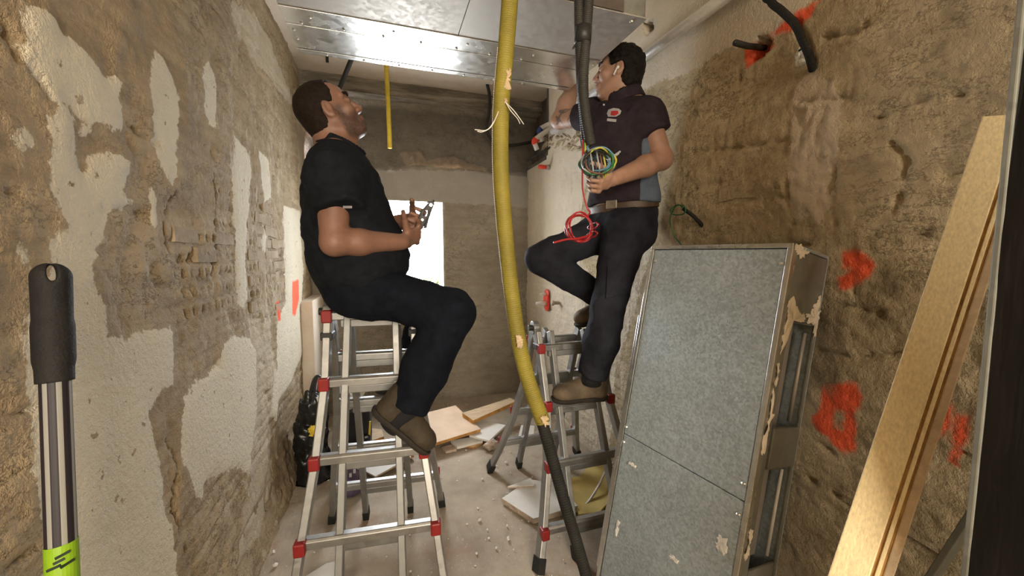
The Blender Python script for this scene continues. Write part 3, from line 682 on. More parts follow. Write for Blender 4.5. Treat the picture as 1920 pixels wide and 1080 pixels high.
# ------------------------------------------------------------------ ladders
def ladder(loc, yaw, zt, gf, gr, flare, rungs_f, rungs_r, label):
    root = empty('step_ladder', loc, label, 'ladder', 'folding aluminium ladders'); root.rotation_euler = (0, 0, yaw)
    def part(mb, name, mat, par=None, **kw):
        o = mb.build(name, mat, None, **kw); o.parent = par or root; return o
    zs, ws = zip(*flare)
    hw = lambda z: float(np.interp(z, zs, ws))
    inner = hw(zt)-0.045
    for s, g, rungs in ((-1, gf, rungs_f), (1, gr, rungs_r)):
        yy = lambda z, off=0.0: s*(g*(zt-z)+0.018+off)
        ztop = zt-0.02
        for e in (-1, 1):
            pts = [(e*hw(z), yy(z), z) for z in (0.0, flare[1][0], flare[2][0], flare[3][0], ztop)]
            mb = MB(); d = 0.028
            ring = []
            for p in pts: ring += [(p[0]-0.014, p[1]-d, p[2]), (p[0]+0.014, p[1]-d, p[2]), (p[0]+0.014, p[1]+d, p[2]), (p[0]-0.014, p[1]+d, p[2])]
            fs = [(3, 2, 1, 0), (16, 17, 18, 19)] + [(i*4+j, i*4+(j+1) % 4, i*4+4+(j+1) % 4, i*4+4+j) for i in range(4) for j in range(4)]
            mb.add(ring, fs); part(mb, 'stile', 'aluminium', bevel=0.004)
            mb = MB(); mb.bar((e*hw(0.06), yy(0.06), 0.055), (e*hw(0), yy(0), 0.0), 0.036, 0.064, (0, 1, 0)); part(mb, 'rubber_foot', 'black_rubber', bevel=0.004)
            mb = MB(); mb.bar((e*(inner-0.006), yy(0.055, -0.012), 0.05), (e*(inner-0.028), yy(zt-0.03, -0.004), zt-0.03), 0.026, 0.045, (0, 1, 0)); part(mb, 'inner_stile', 'aluminium_dull', bevel=0.003)
            mb = MB(); mb.bar((e*(inner-0.006), yy(0.055, -0.012), 0.052), (e*(inner-0.006), yy(0.0, -0.012), 0.0), 0.03, 0.05, (0, 1, 0)); part(mb, 'rubber_foot', 'black_rubber')
        for z in rungs:
            w = hw(z); y = yy(z)
            mb = MB()
            prof = [(-.020, -.017), (-.020, .010), (-.012, .018), (.012, .018), (.020, .010), (.020, -.017)]
            vs = [(x, y+a, z+b) for x in (-w, w) for a, b in prof]
            mb.add(vs, [tuple(range(6)), tuple(range(11, 5, -1))] + [(i, (i+1) % 6, 6+(i+1) % 6, 6+i) for i in range(6)]); part(mb, 'rung', 'aluminium', bevel=0.002)
            for e in (-1, 1):
                mb = MB(); mb.box((e*w-0.019, y+s*0.033-0.008 if s > 0 else y-0.041, z-0.026), (e*w+0.019, y+s*0.033+0.008 if s > 0 else y-0.0, z+0.024)); part(mb, 'rung_cap', 'red_plastic', bevel=0.006)
            z2 = z-0.034
            if z2 > 0.08:
                mb = MB(); mb.bar((-inner, yy(z2, -0.012), z2), (inner, yy(z2, -0.012), z2), 0.026, 0.03); part(mb, 'inner_rung', 'aluminium_dull', bevel=0.003)
    for e in (-1, 1):
        mb = MB(); mb.tube([(e*(hw(zt)-0.012), 0, zt-0.01), (e*(hw(zt)+0.020), 0, zt-0.01)], 0.036, 18); h = part(mb, 'hinge', 'aluminium_dull', bevel=0.004)
        mb = MB(); mb.tube([(e*(hw(zt)+0.018), 0, zt-0.01), (e*(hw(zt)+0.040), 0, zt-0.01)], 0.016, 12); part(mb, 'lock_knob', 'black_plastic', h, bevel=0.003)
        for s, g in ((-1, gf), (1, gr)):
            mb = MB(); mb.bar((e*hw(zt), 0, zt-0.01), (e*hw(zt), s*(g*0.10+0.018), zt-0.11), 0.034, 0.05, (0, 1, 0)); part(mb, 'hinge_arm', 'aluminium', bevel=0.004)
        mb = MB(); mb.box((e*hw(zt)-0.022, -0.075, zt-0.115), (e*hw(zt)+0.022, -0.015, zt-0.085)); part(mb, 'lock_clamp', 'black_plastic', bevel=0.004)
    return root
LAD1 = ladder((-0.062, 1.68, 0), math.radians(-5), 1.178, 0.28, 0.33, [(0, 0.285), (0.36, 0.236), (0.66, 0.192), (0.92, 0.168), (1.178, 0.165)], (1.155, 0.905, 0.635, 0.368, 0.11), (0.955, 0.72, 0.46, 0.22),
       'tall aluminium folding ladder that the dark-haired worker in black sits on')
LAD2 = ladder((0.913, 1.875, 0), math.radians(0), 1.02, 0.39, 0.41, [(0, 0.318), (0.15, 0.272), (0.40, 0.211), (0.66, 0.175), (1.02, 0.172)], (0.915, 0.650, 0.398, 0.149), (0.93, 0.685, 0.45, 0.22),
       'shorter aluminium folding ladder under the standing worker against the wall')

# ------------------------------------------------------------------ metal unit leaning on the right wall
AH, AT = 1.405, 0.205
asd = unit((-0.086, 0.505, 0)); anh = V3((asd[1], -asd[0], 0)); ae = unit(anh*0.19+V3((0, 0, 1))); an = unit(anh-V3((0, 0, 0.19)))
a0 = V3((1.095, 0.79, 1.430))-ae*AH
def A(s, t, d): return a0+asd*s+ae*t+an*d
AW = 0.512
unit_o = empty('metal_housing', tuple(A(AW/2, 0, AT/2)), 'tall galvanised metal housing leaning against the spray-marked wall', 'housing')
def slab(mb, s0, s1, t0, t1, d0, d1):
    vs = [A(s, t_, d) for d in (d0, d1) for s, t_ in ((s0, t0), (s1, t0), (s1, t1), (s0, t1))]
    return mb.add(vs, [(0,3,2,1),(4,5,6,7),(0,1,5,4),(1,2,6,5),(2,3,7,6),(3,0,4,7)])
def aslab(name, mat, *a, par=None, bev=0.002): return slab(MB(), *a).build(name, mat, par or unit_o, bevel=bev)
tf = 0.654   # seam between the two front sheets
aslab('front_sheet', 'galvanised_sheet', 0.018, AW-0.018, tf+0.0015, AH-0.016, 0, 0.012)
aslab('front_sheet', 'galvanised_sheet', 0.018, AW-0.018, 0.015, tf-0.0015, 0, 0.012)
aslab('edge_strip', 'galvanised_shiny', 0.0, 0.016, 0, AH, -0.003, 0.02)
aslab('edge_strip', 'galvanised_shiny', AW-0.016, AW, 0, AH, -0.003, 0.02)
aslab('edge_strip', 'galvanised_shiny', 0.0, AW, AH-0.014, AH, -0.004, 0.02)
aslab('side_rail', 'galvanised_shiny', AW+0.002, AW+0.016, 0.1, AH-0.28, 0.004, 0.03)
aslab('back_sheet', 'galvanised_sheet', 0, AW, 0, AH, AT-0.006, AT)
aslab('top_sheet', 'galvanised_sheet', 0.0, AW, AH-0.010, AH, 0.02, AT)
aslab('bottom_sheet', 'dark_sheet', 0, AW, 0, 0.01, 0.01, AT-0.006)
aslab('far_end_sheet', 'dark_sheet', AW-0.01, AW-0.002, 0.01, AH-0.01, 0.02, AT-0.006)
to1, to2, tc1, tc2 = 1.19, 0.874, 0.755, 0.455
aslab('end_plate', 'dark_sheet', 0.0, 0.008, to1, AH-0.012, 0.018, AT-0.004)
aslab('end_post', 'dark_sheet', 0.0, 0.008, 0.0, to1, 0.018, 0.044)
aslab('end_post', 'dark_sheet', 0.0, 0.008, 0.0, to1, AT-0.014, AT-0.004)
aslab('crossbar', 'dark_sheet', -0.004, 0.010, tc1, to2, 0.050, AT-0.012)
aslab('end_plate', 'dark_sheet', 0.0, 0.008, 0.0, tc2, 0.050, AT-0.020)
for t0, t1 in ((to2, to1), (tc2, tc1)):
    aslab('recess_lip', 'dark_sheet', 0.002, 0.06, t0, t1, 0.042, 0.047)
    aslab('recess_lip', 'dark_sheet', 0.002, 0.075, t1-0.006, t1, 0.046, AT-0.016)
    aslab('inner_sheet', 'galvanised_shiny', 0.030, 0.036, t0, t1, 0.062, 0.105)
    aslab('inner_frame', 'dark_sheet', 0.020, 0.026, t0, t1, 0.046, 0.064)
    aslab('inner_panel', 'duct_panel', 0.060, 0.066, t0, t1, 0.104, AT-0.012)
mb = MB(); mb.tube([A(0.02, tc2+0.01, AT-0.030), A(0.02, tc1-0.02, AT-0.026)], 0.005, 8); mb.build('drain_tube', 'pipe_white', unit_o, smooth=True)
mb = MB(); mb.tube([A(0.02, to2+0.01, AT-0.032), A(0.02, to1-0.03, AT-0.026)], 0.006, 8); mb.build('drain_tube', 'duct_panel', unit_o, smooth=True)
mb = MB()
vs = [A(0.045, t_, d) for t_ in np.linspace(tc2, to1, 24) for d in (0.104+0.008*math.sin(t_*7), 0.158)]
mb.add(vs, [(2*i, 2*i+1, 2*i+3, 2*i+2) for i in range(23)]); mb.build('insulation_sheet', 'duct_panel', unit_o, smooth=True)
for s, t_ in ((0.026, AH-0.06), (AW-0.03, AH-0.06), (0.026, tf+0.05), (0.026, tf-0.04), (AW-0.026, tf+0.03), (AW-0.026, tf-0.03)): rivet(A(s, t_, -0.003), unit_o, s=1.2)
# dried filler smeared on the casing
def smear(name, mat, parent, pts3, normal, thick, seed):
    rnd = random.Random(seed); P = []; nn = unit(normal); Q = [V3(p) for p in pts3]; size = max(np.linalg.norm(a-b) for a in Q for b in Q)
    for i in range(len(Q)):
        a, b = Q[i], Q[(i+1) % len(Q)]
        for k in range(8):
            j = np.array([rnd.gauss(0, 1) for _ in range(3)])*min(0.0045, size*0.06); j -= nn*np.dot(j, nn); P.append(a+(b-a)*k/8+j)
    mb = MB(); c = sum(P)/len(P); k = len(P)
    r1 = [c+(p-c)*0.86+nn*thick*rnd.uniform(0.5, 1.3) for p in P]; r2 = [c+(p-c)*0.45+nn*thick*rnd.uniform(0.6, 1.5) for p in P]
    mb.add(P+r1+r2+[c+nn*thick], [(o_*k+i, o_*k+(i+1) % k, (o_+1)*k+(i+1) % k, (o_+1)*k+i) for o_ in (0, 1) for i in range(k)]+[(2*k+i, 2*k+(i+1) % k, 3*k) for i in range(k)])
    return mb.build(name, mat, parent, smooth=False)
def ends(pts): return [A(-0.001, to1+t_, d_) for t_, d_ in pts]
smear('filler_smear', 'filler', unit_o, ends([(-.10, .018), (-.03, .020), (.045, .022), (.066, .034), (.045, .052), (.030, .085), (.022, .12), (.008, .118), (.006, .085), (.012, .06), (.0, .044), (-.03, .036), (-.07, .030)]), (0, -1, 0), 0.003, 3)
smear('filler_smear', 'filler', unit_o, ends([(.026, .118), (.028, .15), (.07, .168), (.085, .188), (.04, .196), (-.03, .196), (-.035, .190), (.0, .176), (.004, .14)]), (0, -1, 0), 0.003, 4)
smear('filler_smear', 'filler', unit_o, [A(-0.001, AH-0.003, 0.004), A(-0.001, AH-0.006, 0.06), A(-0.001, AH-0.014, 0.085), A(-0.001, AH-0.028, 0.055), A(-0.001, AH-0.034, 0.03), A(-0.001, AH-0.02, 0.016)], (0, -1, 0), 0.002, 6)
for t0_, t1_ in ((0.80, 0.98), (1.0, 1.06), (0.50, 0.58)):
    smear('filler_smear', 'filler', unit_o, [A(-0.001, t0_, 0.016), A(-0.001, t0_, 0.024), A(-0.001, (t0_+t1_)/2, 0.027), A(-0.001, t1_, 0.022), A(-0.001, t1_, 0.016)], (0, -1, 0), 0.002, int(t0_*100))
for s, t_, w, h in ((0.06, 0.50, 0.03, 0.05), (0.20, 0.36, 0.035, 0.012), (0.43, 0.56, 0.04, 0.014), (0.45, 0.30, 0.012, 0.06), (0.15, 0.30, 0.02, 0.02)):
    smear('filler_smear', 'board_white', unit_o, [A(s-w/2, t_-h/2, -0.001), A(s+w/2, t_-h/3, -0.001), A(s+w/3, t_+h/2, -0.001), A(s-w/2, t_+h/2, -0.001)], -an, 0.004, int(s*1000))

# ------------------------------------------------------------------ pine batten, black wrapped panel, pole
pt = V3(atX(1884, 238, 1.225)); pb = cC+ray(1606, 1080)*0.72; d = unit(pt-pb); pf = pb+d*((0.01-pb[2])/d[2]); pt = pt+d*0.03
batten = empty('pine_batten', tuple(pf), 'long pale pine batten with a grooved edge leaning beside the black panel', 'batten')
side = unit(np.cross(d, ray(1740, 700))); nrm = unit(np.cross(side, d))
def bplank(w0, w1, h0, h1, a=pf, b=pt):
    m_ = MB(); vs = []
    for p in (a, b):
        for x, y in ((w0, h0), (w1, h0), (w1, h1), (w0, h1)): vs.append(p+side*x+nrm*y)
    return m_.add(vs, [(0,3,2,1),(4,5,6,7),(0,1,5,4),(1,2,6,5),(2,3,7,6),(3,0,4,7)])
if side @ cR < 0: side = -side
if nrm @ cF < 0: nrm = -nrm
bplank(-0.036, 0.016, 0, 0.030).build('face_board', 'wood_pine', batten, bevel=0.002)
bplank(0.016, 0.021, 0.006, 0.028).build('groove', 'wood_groove', batten)
bplank(0.021, 0.027, 0.002, 0.028).build('bead', 'wood_pine', batten, bevel=0.001)
bplank(0.027, 0.031, 0.007, 0.028).build('groove', 'wood_groove', batten)
bplank(0.031, 0.044, 0.004, 0.030).build('edge_strip', 'timber_pale', batten, bevel=0.002)

panel = empty('wrapped_panel', (0.86, 0.0, 0), 'tall black film wrapped panel with a grey metal edge standing nearest on the batten side', 'panel')
def lean(x, z): return x-0.022*(z-1.3)
rnd = random.Random(4); vs = []; fs = []; mb = MB(); zz = np.linspace(0, 2.35, 80); yy_ = np.linspace(0.302, -0.55, 60)
for i, z in enumerate(zz):
    for j, y in enumerate(yy_): vs.append((lean(0.823, z)+0.0035*math.sin(y*70+2*math.sin(z*4)+3*math.sin(z*1.7+y*9))+rnd.uniform(-.0008, .0008), y, z))
for i in range(79):
    for j in range(59): fs.append((i*60+j, i*60+j+1, i*60+61+j, i*60+60+j))
mb.add(vs, fs); mb.build('film', 'black_film', panel, smooth=True)
def pbox(name, mat, x0, x1, y0, y1, bev=0.0):
    m_ = MB(); m_.add([(lean(x, z), y, z) for z in (0, 2.35) for x, y in ((x0, y0), (x1, y0), (x1, y1), (x0, y1))], [(0,3,2,1),(4,5,6,7),(0,1,5,4),(1,2,6,5),(2,3,7,6),(3,0,4,7)]); return m_.build(name, mat, panel, bevel=bev)
pbox('core', 'black_plastic', 0.828, 0.868, -0.55, 0.302); pbox('metal_edge', 'dark_sheet', 0.818, 0.872, 0.302, 0.310, 0.002)
sa, sb = cC+ray(1740, 1095)*0.86, cC+ray(1835, 950)*0.80
mb = MB(); mb.bar(sa+(sa-sb)*4.0, sb, 0.035, 0.012, (0, -1, 0.3)); tag(mb.build('steel_strut', 'dark_sheet', bevel=0.002), 'dark grey metal strut slanting low behind the black panel', 'strut')

# telescopic pole leaning on the left wall
pa = atX(95, 487, -0.545); pq = atX(117, 1080, -0.515); d = unit(pq-pa); pbase = pa+d*((pa[2]-0.0)/-d[2]); Lp = float(np.linalg.norm(pa-pbase))
pole = empty('telescopic_pole', tuple(pbase), 'striped silver and black extension pole with black grip propped on the patchy wall', 'pole')
pole.rotation_mode = 'QUATERNION'; pole.rotation_quaternion = Vector(tuple(-d)).to_track_quat('Z', 'Y')
def ppart(mb, name, mat, **kw):
    o = mb.build(name, mat, None, **kw); o.parent = pole; return o
tg = float(np.linalg.norm(atX(130, 712, -0.533)-pbase)); tgr = float(np.linalg.norm(atX(115, 1017, -0.518)-pbase))
mb = MB(); mb.tube([(0,0,tgr-0.004), (0,0,tg+0.01)], 0.0185, 36); ppart(mb, 'striped_tube', 'pole_stripes', smooth=False)
mb = MB(); mb.tube([(0,0,0.0), (0,0,tgr)], 0.0195, 28); ppart(mb, 'green_tube', 'pole_green', smooth=False)
B = Blob(); B.cone((0,0,tg), (0,0,Lp-0.03), 0.0225, 0.0245, 0.004, cut_a=True)
B.cone((0,0,tg+0.04), (0,0,tg+0.09), 0.024, 0.024, 0.006)
vdir = unit(-(np.array(pole.rotation_quaternion.inverted() @ Vector(tuple(pbase+V3((0, 0, 0.8))-cC))))*V3((1, 1, 0)))
hz = V3((0, 0, Lp-0.024)); B.cone(hz+vdir*0.04, hz-vdir*0.04, 0.0058, 0.0058, 0.004, op='s', side=(0, 0, 1), w=2.6)
P, q = B.mesh(0.0022); o = link('grip', mesh_from('grip', P, q), 'grip_black', smooth=True); o.parent = pole
mb = MB()
for k, (da, dz, L_) in enumerate(((-0.5, 0.03, 0.02), (-0.2, 0.022, 0.015), (0.25, 0.03, 0.02), (0.0, 0.014, 0.02))):
    a_ = math.atan2(vdir[1], vdir[0])+da; p = V3((math.cos(a_)*0.0198, math.sin(a_)*0.0198, tgr-dz)); tn = V3((-math.sin(a_), math.cos(a_), 0.25))
    mb.bar(p-tn*L_*0.4, p+tn*L_*0.4, 0.004, 0.0015, (math.cos(a_), math.sin(a_), 0))
ppart(mb, 'print_mark', 'mark_ink')

# ------------------------------------------------------------------ pipes, hoses and cables
for k, (y0, y1, dz, lab) in enumerate(((0.75, 2.90, 0.0, 'long galvanised conduit pipe clipped high along the tan wall'), (2.0, 2.90, -0.062, 'short second conduit pipe running just under the long one behind the standing worker'))):
    pipe = empty('conduit_pipe', (1.295, y0, 2.38+dz), lab, 'pipe')
    mb = MB(); mb.tube([(1.284, y0, 2.386+dz), (1.284, y1, 2.432+dz)], 0.026, 18); mb.build('tube', 'conduit_steel', pipe, smooth=True)
    for y in (y0+0.35, (y0+y1)/2, y1-0.3):
        mb = MB(); z = 2.386+dz+(y-y0)*0.0177; mb.tube([(1.284, y-0.008, z), (1.284, y+0.008, z)], 0.029, 16); mb.box((1.284, y-0.008, z-0.006), (1.334, y+0.008, z+0.006)); mb.build('clip', 'conduit_steel', pipe)

def ribbed(path, r, amp, pitch, seg=14, n=40):
    P = spline(path, n); L = [0]
    for a, b in zip(P[:-1], P[1:]): L.append(L[-1]+float(np.linalg.norm(b-a)))
    m_ = int(L[-1]/(pitch/4)); t_ = np.linspace(0, L[-1], m_); P = np.array(P); Q = np.stack([np.interp(t_, L, P[:, i]) for i in range(3)], 1)
    mb = MB(); mb.tube(list(Q), r, seg, rfun=lambda u: r+amp*(0.5+0.5*math.cos(2*math.pi*u*L[-1]/pitch))); return mb
def px(pts): return [atY(u, v, y) for u, v, y in pts]
# yellow sleeved hose
hose = empty('sleeved_hose', tuple(atY(960, -60, 1.22)), 'thick yellow sleeved hose with a black lower end hanging from the ceiling to the floor', 'hose')
yp = px([(960, -120, 1.23), (957, -20, 1.23), (949, 90, 1.22), (940, 200, 1.22), (939, 310, 1.22), (946, 420, 1.22), (957, 530, 1.215), (971, 630, 1.21), (991, 715, 1.20), (1018, 790, 1.19)])
yp = [V3((yp[0][0]+0.02, 1.25, ZC+0.02))]+yp
ribbed(yp, 0.0255, 0.0012, 0.007, 18).build('yellow_sleeve', 'hose_yellow', hose, smooth=True)
bp = px([(1012, 775, 1.19), (1033, 850, 1.175), (1061, 950, 1.15), (1085, 1030, 1.13), (1101, 1090, 1.11)])
e_ = bp[-1]; bp += [e_+V3((0.012, -0.03, -0.14)), V3((e_[0]+0.03, e_[1]-0.10, 0.12)), V3((e_[0]+0.02, e_[1]-0.22, 0.03)), V3((e_[0]-0.06, e_[1]-0.38, 0.025))]
ribbed(bp, 0.0185, 0.003, 0.009, 16).build('black_hose', 'black_rubber', hose, smooth=True)
nrm_h = -unit(cF)
def on_hose(u, v, y, dr): return atY(u, v, y)+nrm_h*dr
for pts, sd in (([(950,131,1.2),(958,133,1.2),(955,150,1.2),(956,172,1.2),(948,165,1.2),(951,150,1.2)], 1), ([(945,186,1.2),(951,186,1.2),(952,196,1.2),(946,196,1.2)], 2), ([(967,628,1.18),(979,627,1.18),(981,650,1.18),(970,652,1.18)], 3), ([(1014,780,1.165),(1025,778,1.165),(1028,794,1.165),(1020,800,1.165)], 5)):
    smear('tape_patch', 'hose_tape', hose, [on_hose(u, v, y, 0.006) for u, v, y in pts], nrm_h, 0.003, sd)
for k, pts in enumerate(([(948, 192, 1.19), (958, 208, 1.18), (970, 222, 1.18), (975, 232, 1.18)], [(949, 193, 1.19), (962, 206, 1.18), (973, 220, 1.18), (982, 233, 1.18)], [(936, 205, 1.2), (926, 228, 1.2), (912, 244, 1.2), (890, 243, 1.2)], [(938, 202, 1.2), (922, 236, 1.2), (905, 247, 1.2), (895, 246, 1.2)])):
    mb = MB(); mb.tube(spline(px(pts), 8), 0.0014, 6); mb.build('frayed_string', 'string_white', hose)
stv = [atY(u, v, 1.22)+cR*-0.0262+nrm_h*0.002 for u, v in ((949, 90), (940, 200), (939, 310), (946, 420), (957, 530))]
mb = MB(); mb.tube(spline(stv, 60), 0.0017, 6, rfun=lambda u: 0.0014+0.0007*math.cos(u*900)); mb.build('white_cord', 'string_white', hose)

# two corrugated conduits with their coiled wires
bun = empty('conduit_bundle', tuple(atY(1090, 0, 1.10)), 'pair of taped grey corrugated conduits hanging with coiled coloured and red wires', 'cable')
c1 = px([(1084, -90, 1.11), (1085, 0, 1.11), (1086, 70, 1.10), (1089, 150, 1.09), (1095, 220, 1.09), (1100, 276, 1.09)]); c1 = [V3((c1[0][0]-0.01, 1.12, ZC+0.01))]+c1
c2 = px([(1106, -90, 1.10), (1103, 0, 1.10), (1098, 70, 1.09), (1093, 150, 1.075), (1097, 210, 1.07), (1107, 272, 1.07)]); c2 = [V3((c2[0][0]+0.01, 1.11, ZC+0.01))]+c2
ribbed(c1, 0.0125, 0.0022, 0.0065, 14).build('conduit', 'conduit_grey', bun, smooth=True)
ribbed(c2, 0.0145, 0.0022, 0.0065, 14).build('conduit', 'conduit_grey', bun, smooth=True)
mb = MB(); mb.tube([atY(1094, 52, 1.095), atY(1092, 82, 1.095)], 0.026, 14); mb.build('tape_band', 'black_plastic', bun, smooth=True)
mb = MB(); mb.tube([atY(1078, 84, 1.085), atY(1074, 92, 1.085)], 0.003, 6); mb.build('tie_end', 'black_plastic', bun)
def ring(cu, cv, Y, ru, rv, tilt, n=40, turns=1.0, ph=0.0, jit=0.0, seed=0):
    rnd = random.Random(seed); out = []; a1, a2 = rnd.uniform(0, 6), rnd.uniform(0, 6)
    s_ = (Y*cF[1]*1.0+0.3)/FPX
    for i in range(n):
        a = ph+2*math.pi*turns*i/(n-1); rr = 1+jit*math.sin(3*a+a1)
        x, y = ru*math.cos(a)*rr, rv*math.sin(a)*rr
        p = atY(cu, cv, Y); s1 = float((p-cC)@cF)/FPX
        out.append(p+cR*x*s1+cU*y*s1+cF*(0.022*math.sin(a+a2)*tilt+0.004*math.sin(5*a+a1)))
    return out
WC = ['wire_green', 'wire_yellow', 'wire_blue', 'wire_black', 'wire_brown', 'wire_yellow', 'wire_blue', 'wire_grey', 'wire_green', 'wire_black', 'wire_yellow', 'wire_blue']
for k, w in enumerate(WC):
    rnd = random.Random(100+k); cu, cv = 1120+rnd.uniform(-3, 3), 306+rnd.uniform(-2, 2); rr = 19+rnd.uniform(0, 10)
    loop = ring(cu, cv, 1.045+rnd.uniform(-.012, .012), rr*1.08, rr*0.82, 1.0, 44, 1.3+rnd.uniform(0, .4), rnd.uniform(1.5, 3.2), 0.05, k)
    st = [atY(1098+rnd.uniform(-4, 8), 262, 1.08), atY(1099+rnd.uniform(-4, 6), 284, 1.065)]
    mb = MB(); mb.tube(spline(st+loop[::3], 5), 0.0027, 7); mb.build('wire', w, bun, smooth=True)
for k, w in enumerate(('wire_black', 'wire_grey', 'wire_black', 'wire_grey', 'wire_brown', 'wire_yellow')):
    u0 = 1103+k*6; mb = MB(); mb.tube(spline(px([(u0-3, 282, 1.05), (u0, 300, 1.035), (u0+3, 318, 1.035), (u0+1, 334, 1.045)]), 6), 0.0028, 7); mb.build('wire', w, bun, smooth=True)
for k, (w, dv) in enumerate((('wire_grey', 0), ('wire_grey', 3), ('wire_brown', 7))):
    mb = MB(); mb.tube(px([(1140, 300+dv, 1.03), (1163-dv, 284+dv*1.2, 1.02)]), 0.0032, 7); mb.build('wire_end', w, bun, smooth=True)
rw = px([(1093, 262, 1.07), (1092, 330, 1.05), (1093, 360, 1.04), (1100, 388, 1.03), (1106, 398, 1.03)])
for k in range(4):
    rnd = random.Random(300+k)
    lp = ring(1087+rnd.uniform(-3, 3), 427, 1.03, 25-k*1.5+rnd.uniform(-1, 3), 28-k*2, 0.7, 44, 1.25, 1.0+k*0.35, 0.04, 30+k)
    path = (rw+lp[::3]) if k == 0 else lp[::3]
    mb = MB(); mb.tube(spline(path, 6), 0.0026, 7); mb.build('red_wire', 'wire_red', bun, smooth=True)
for k, (u, v) in enumerate(((1112, 424), (1110, 440))):
    mb = MB(); mb.tube(spline(ring(u, v, 1.02, 6, 5, 1.2, 14, 1.1), 3), 0.0024, 6); mb.build('wire_tie', 'wire_red', bun, smooth=True)
mb = MB(); mb.tube(spline(px([(1108, 440, 1.02), (1085, 447, 1.01), (1062, 449, 1.01), (1038, 455, 1.01)]), 8), 0.0032, 7); mb.build('red_wire', 'wire_red', bun, smooth=True)

# small runs on ceiling and end wall
mb = ribbed([V3((atY(724, 118, 3.2)[0], 3.2, ZC+0.01))]+px([(727, 180, 3.2), (729, 225, 3.2), (731, 278, 3.2)]), 0.016, 0.0015, 0.012, 12, 20)
tag(mb.build('conduit_end', 'conduit_yellow', smooth=True), 'straight yellow conduit end dangling from the ceiling near the end wall', 'conduit')
mb = MB(); mb.tube([V3((atY(676, 108, 2.9)[0], 2.9, ZC+0.01)), atY(634, 172, 3.3)], 0.016, 12); tag(mb.build('ceiling_rod', 'conduit_grey', smooth=True), 'dark rod slanting from the ceiling above the head of the seated worker', 'rod')
pz = atY(613, 100, 2.5); mb = MB(); mb.box((pz[0]-0.008, 2.497, pz[2]-0.05), (pz[0]+0.008, 2.503, ZC+0.0)); tag(mb.build('hanger_strap', 'black_plastic', bevel=0.001), 'short black strap hanging from the ceiling beside the duct corner', 'strap')
mb = MB(); mb.tube(spline([V3((atY(913, 150, 3.3)[0], 3.3, ZC+0.01))]+px([(918, 180, 3.32), (917, 212, 3.38), (912, 238, 3.42), (920, 260, 3.44), (935, 271, 3.46), (965, 272, 3.48), (1003, 265, 3.5)]), 8), 0.014, 12)
tag(mb.build('drooping_cable', 'conduit_grey', smooth=True), 'dark cable drooping from the ceiling and curving along the end wall', 'cable')
for k, (pts, col, lab) in enumerate((([(1046, 229, 3.05), (1030, 233, 3.1), (1014, 241, 3.15)], 'pipe_blue', 'white pipe with a blue end fitting coming out of the corner recess'), ([(1046, 236, 3.0), (1025, 246, 3.05), (1004, 261, 3.1)], 'bright_red', 'white pipe with a red elbow coming out of the corner recess'))):
    W_ = px(pts); root = empty('supply_pipe', tuple(W_[-1]), lab, 'pipe')
    W_ = [W_[0]+V3((0.22, -0.02, 0.03))]+W_
    mb = MB(); mb.tube(spline(W_, 6), 0.021, 12); mb.build('tube', 'pipe_white', root, smooth=True)
    u, v, y = pts[-1]
    mb = MB(); mb.tube(spline(px([(u+3, v-1, y), (u-2, v+3, y), (u-1, v+9, y)]), 4), 0.024, 12); mb.build('elbow', col, root, smooth=True)
    mb = MB(); mb.tube(px([(u-1, v+9, y), (u+3, v+24-4*k, y)]), 0.020, 12); mb.build('stub', 'pipe_white', root, smooth=True)
for k, (a, b, lab) in enumerate((((1058, 246, 3.0), (1010, 266, 3.3), 'upper thin rusty rod crossing the broken corner'), ((1040, 268, 3.0), (990, 300, 3.3), 'lower thin dark rod crossing the broken corner'))):
    mb = MB(); p = px([a, b]); mb.tube([p[0]+V3((0.03, -0.02, 0.0)), p[1]], 0.009, 8); tag(mb.build('steel_rod', 'hose_tape' if k == 0 else 'conduit_grey', smooth=True), lab, 'rod')
mb = MB()
for k in range(60):
    rnd = random.Random(k); R_ = np.array(Matrix.Rotation(rnd.uniform(-.6, .6), 3, (1, 0, 0))); p = atX(1044+rnd.uniform(-26, 46), 268+rnd.uniform(-15, 13), XR-0.002); mb.ball(p, (rnd.uniform(.008, .022), rnd.uniform(.02, .06), rnd.uniform(.004, .014)), 6, 4, R_)
MBR = mb.build('broken_plaster', 'brick_right', WALL_R)
MBR['kind'] = 'stuff'
pr = atX(1031, 314, XR-0.005); root = empty('wall_plug', tuple(pr), 'small red plastic pipe plug sticking out of the far wall stretch', 'plug')
mb = MB(); mb.tube([pr, pr+V3((-0.035, 0, 0.0))], 0.020, 14); mb.build('collar', 'duct_panel', root, smooth=True)
mb = MB(); mb.tube([pr+V3((-0.03, 0, 0)), pr+V3((-0.10, 0, 0.0))], 0.017, 14); mb.build('plug', 'bright_red', root, smooth=True)
pc = atX(1025, 562, XR-0.012); root = empty('tap_bracket', tuple(pc), 'red plumbing bracket with white capped outlets on the far wall', 'bracket')
mb = MB(); mb.ball(pc+V3((0, 0, 0.045)), (0.012, 0.05, 0.05), 14, 8); mb.ball(pc+V3((0, 0, -0.045)), (0.012, 0.055, 0.055), 14, 8); mb.box(tuple(pc+V3((-0.012, -0.045, -0.045))), tuple(pc+V3((0.01, 0.045, 0.045)))); mb.build('plate', 'bright_red', root, bevel=0.003)
for dz, L_, r in ((0.05, 0.065, 0.020), (-0.03, 0.10, 0.028)):
    mb = MB(); mb.tube([pc+V3((0, 0, dz)), pc+V3((-L_, 0, dz))], r, 14, rfun=lambda u, r=r: r*(1-0.55*u*u)); mb.build('white_cap', 'pipe_white', root, smooth=True)
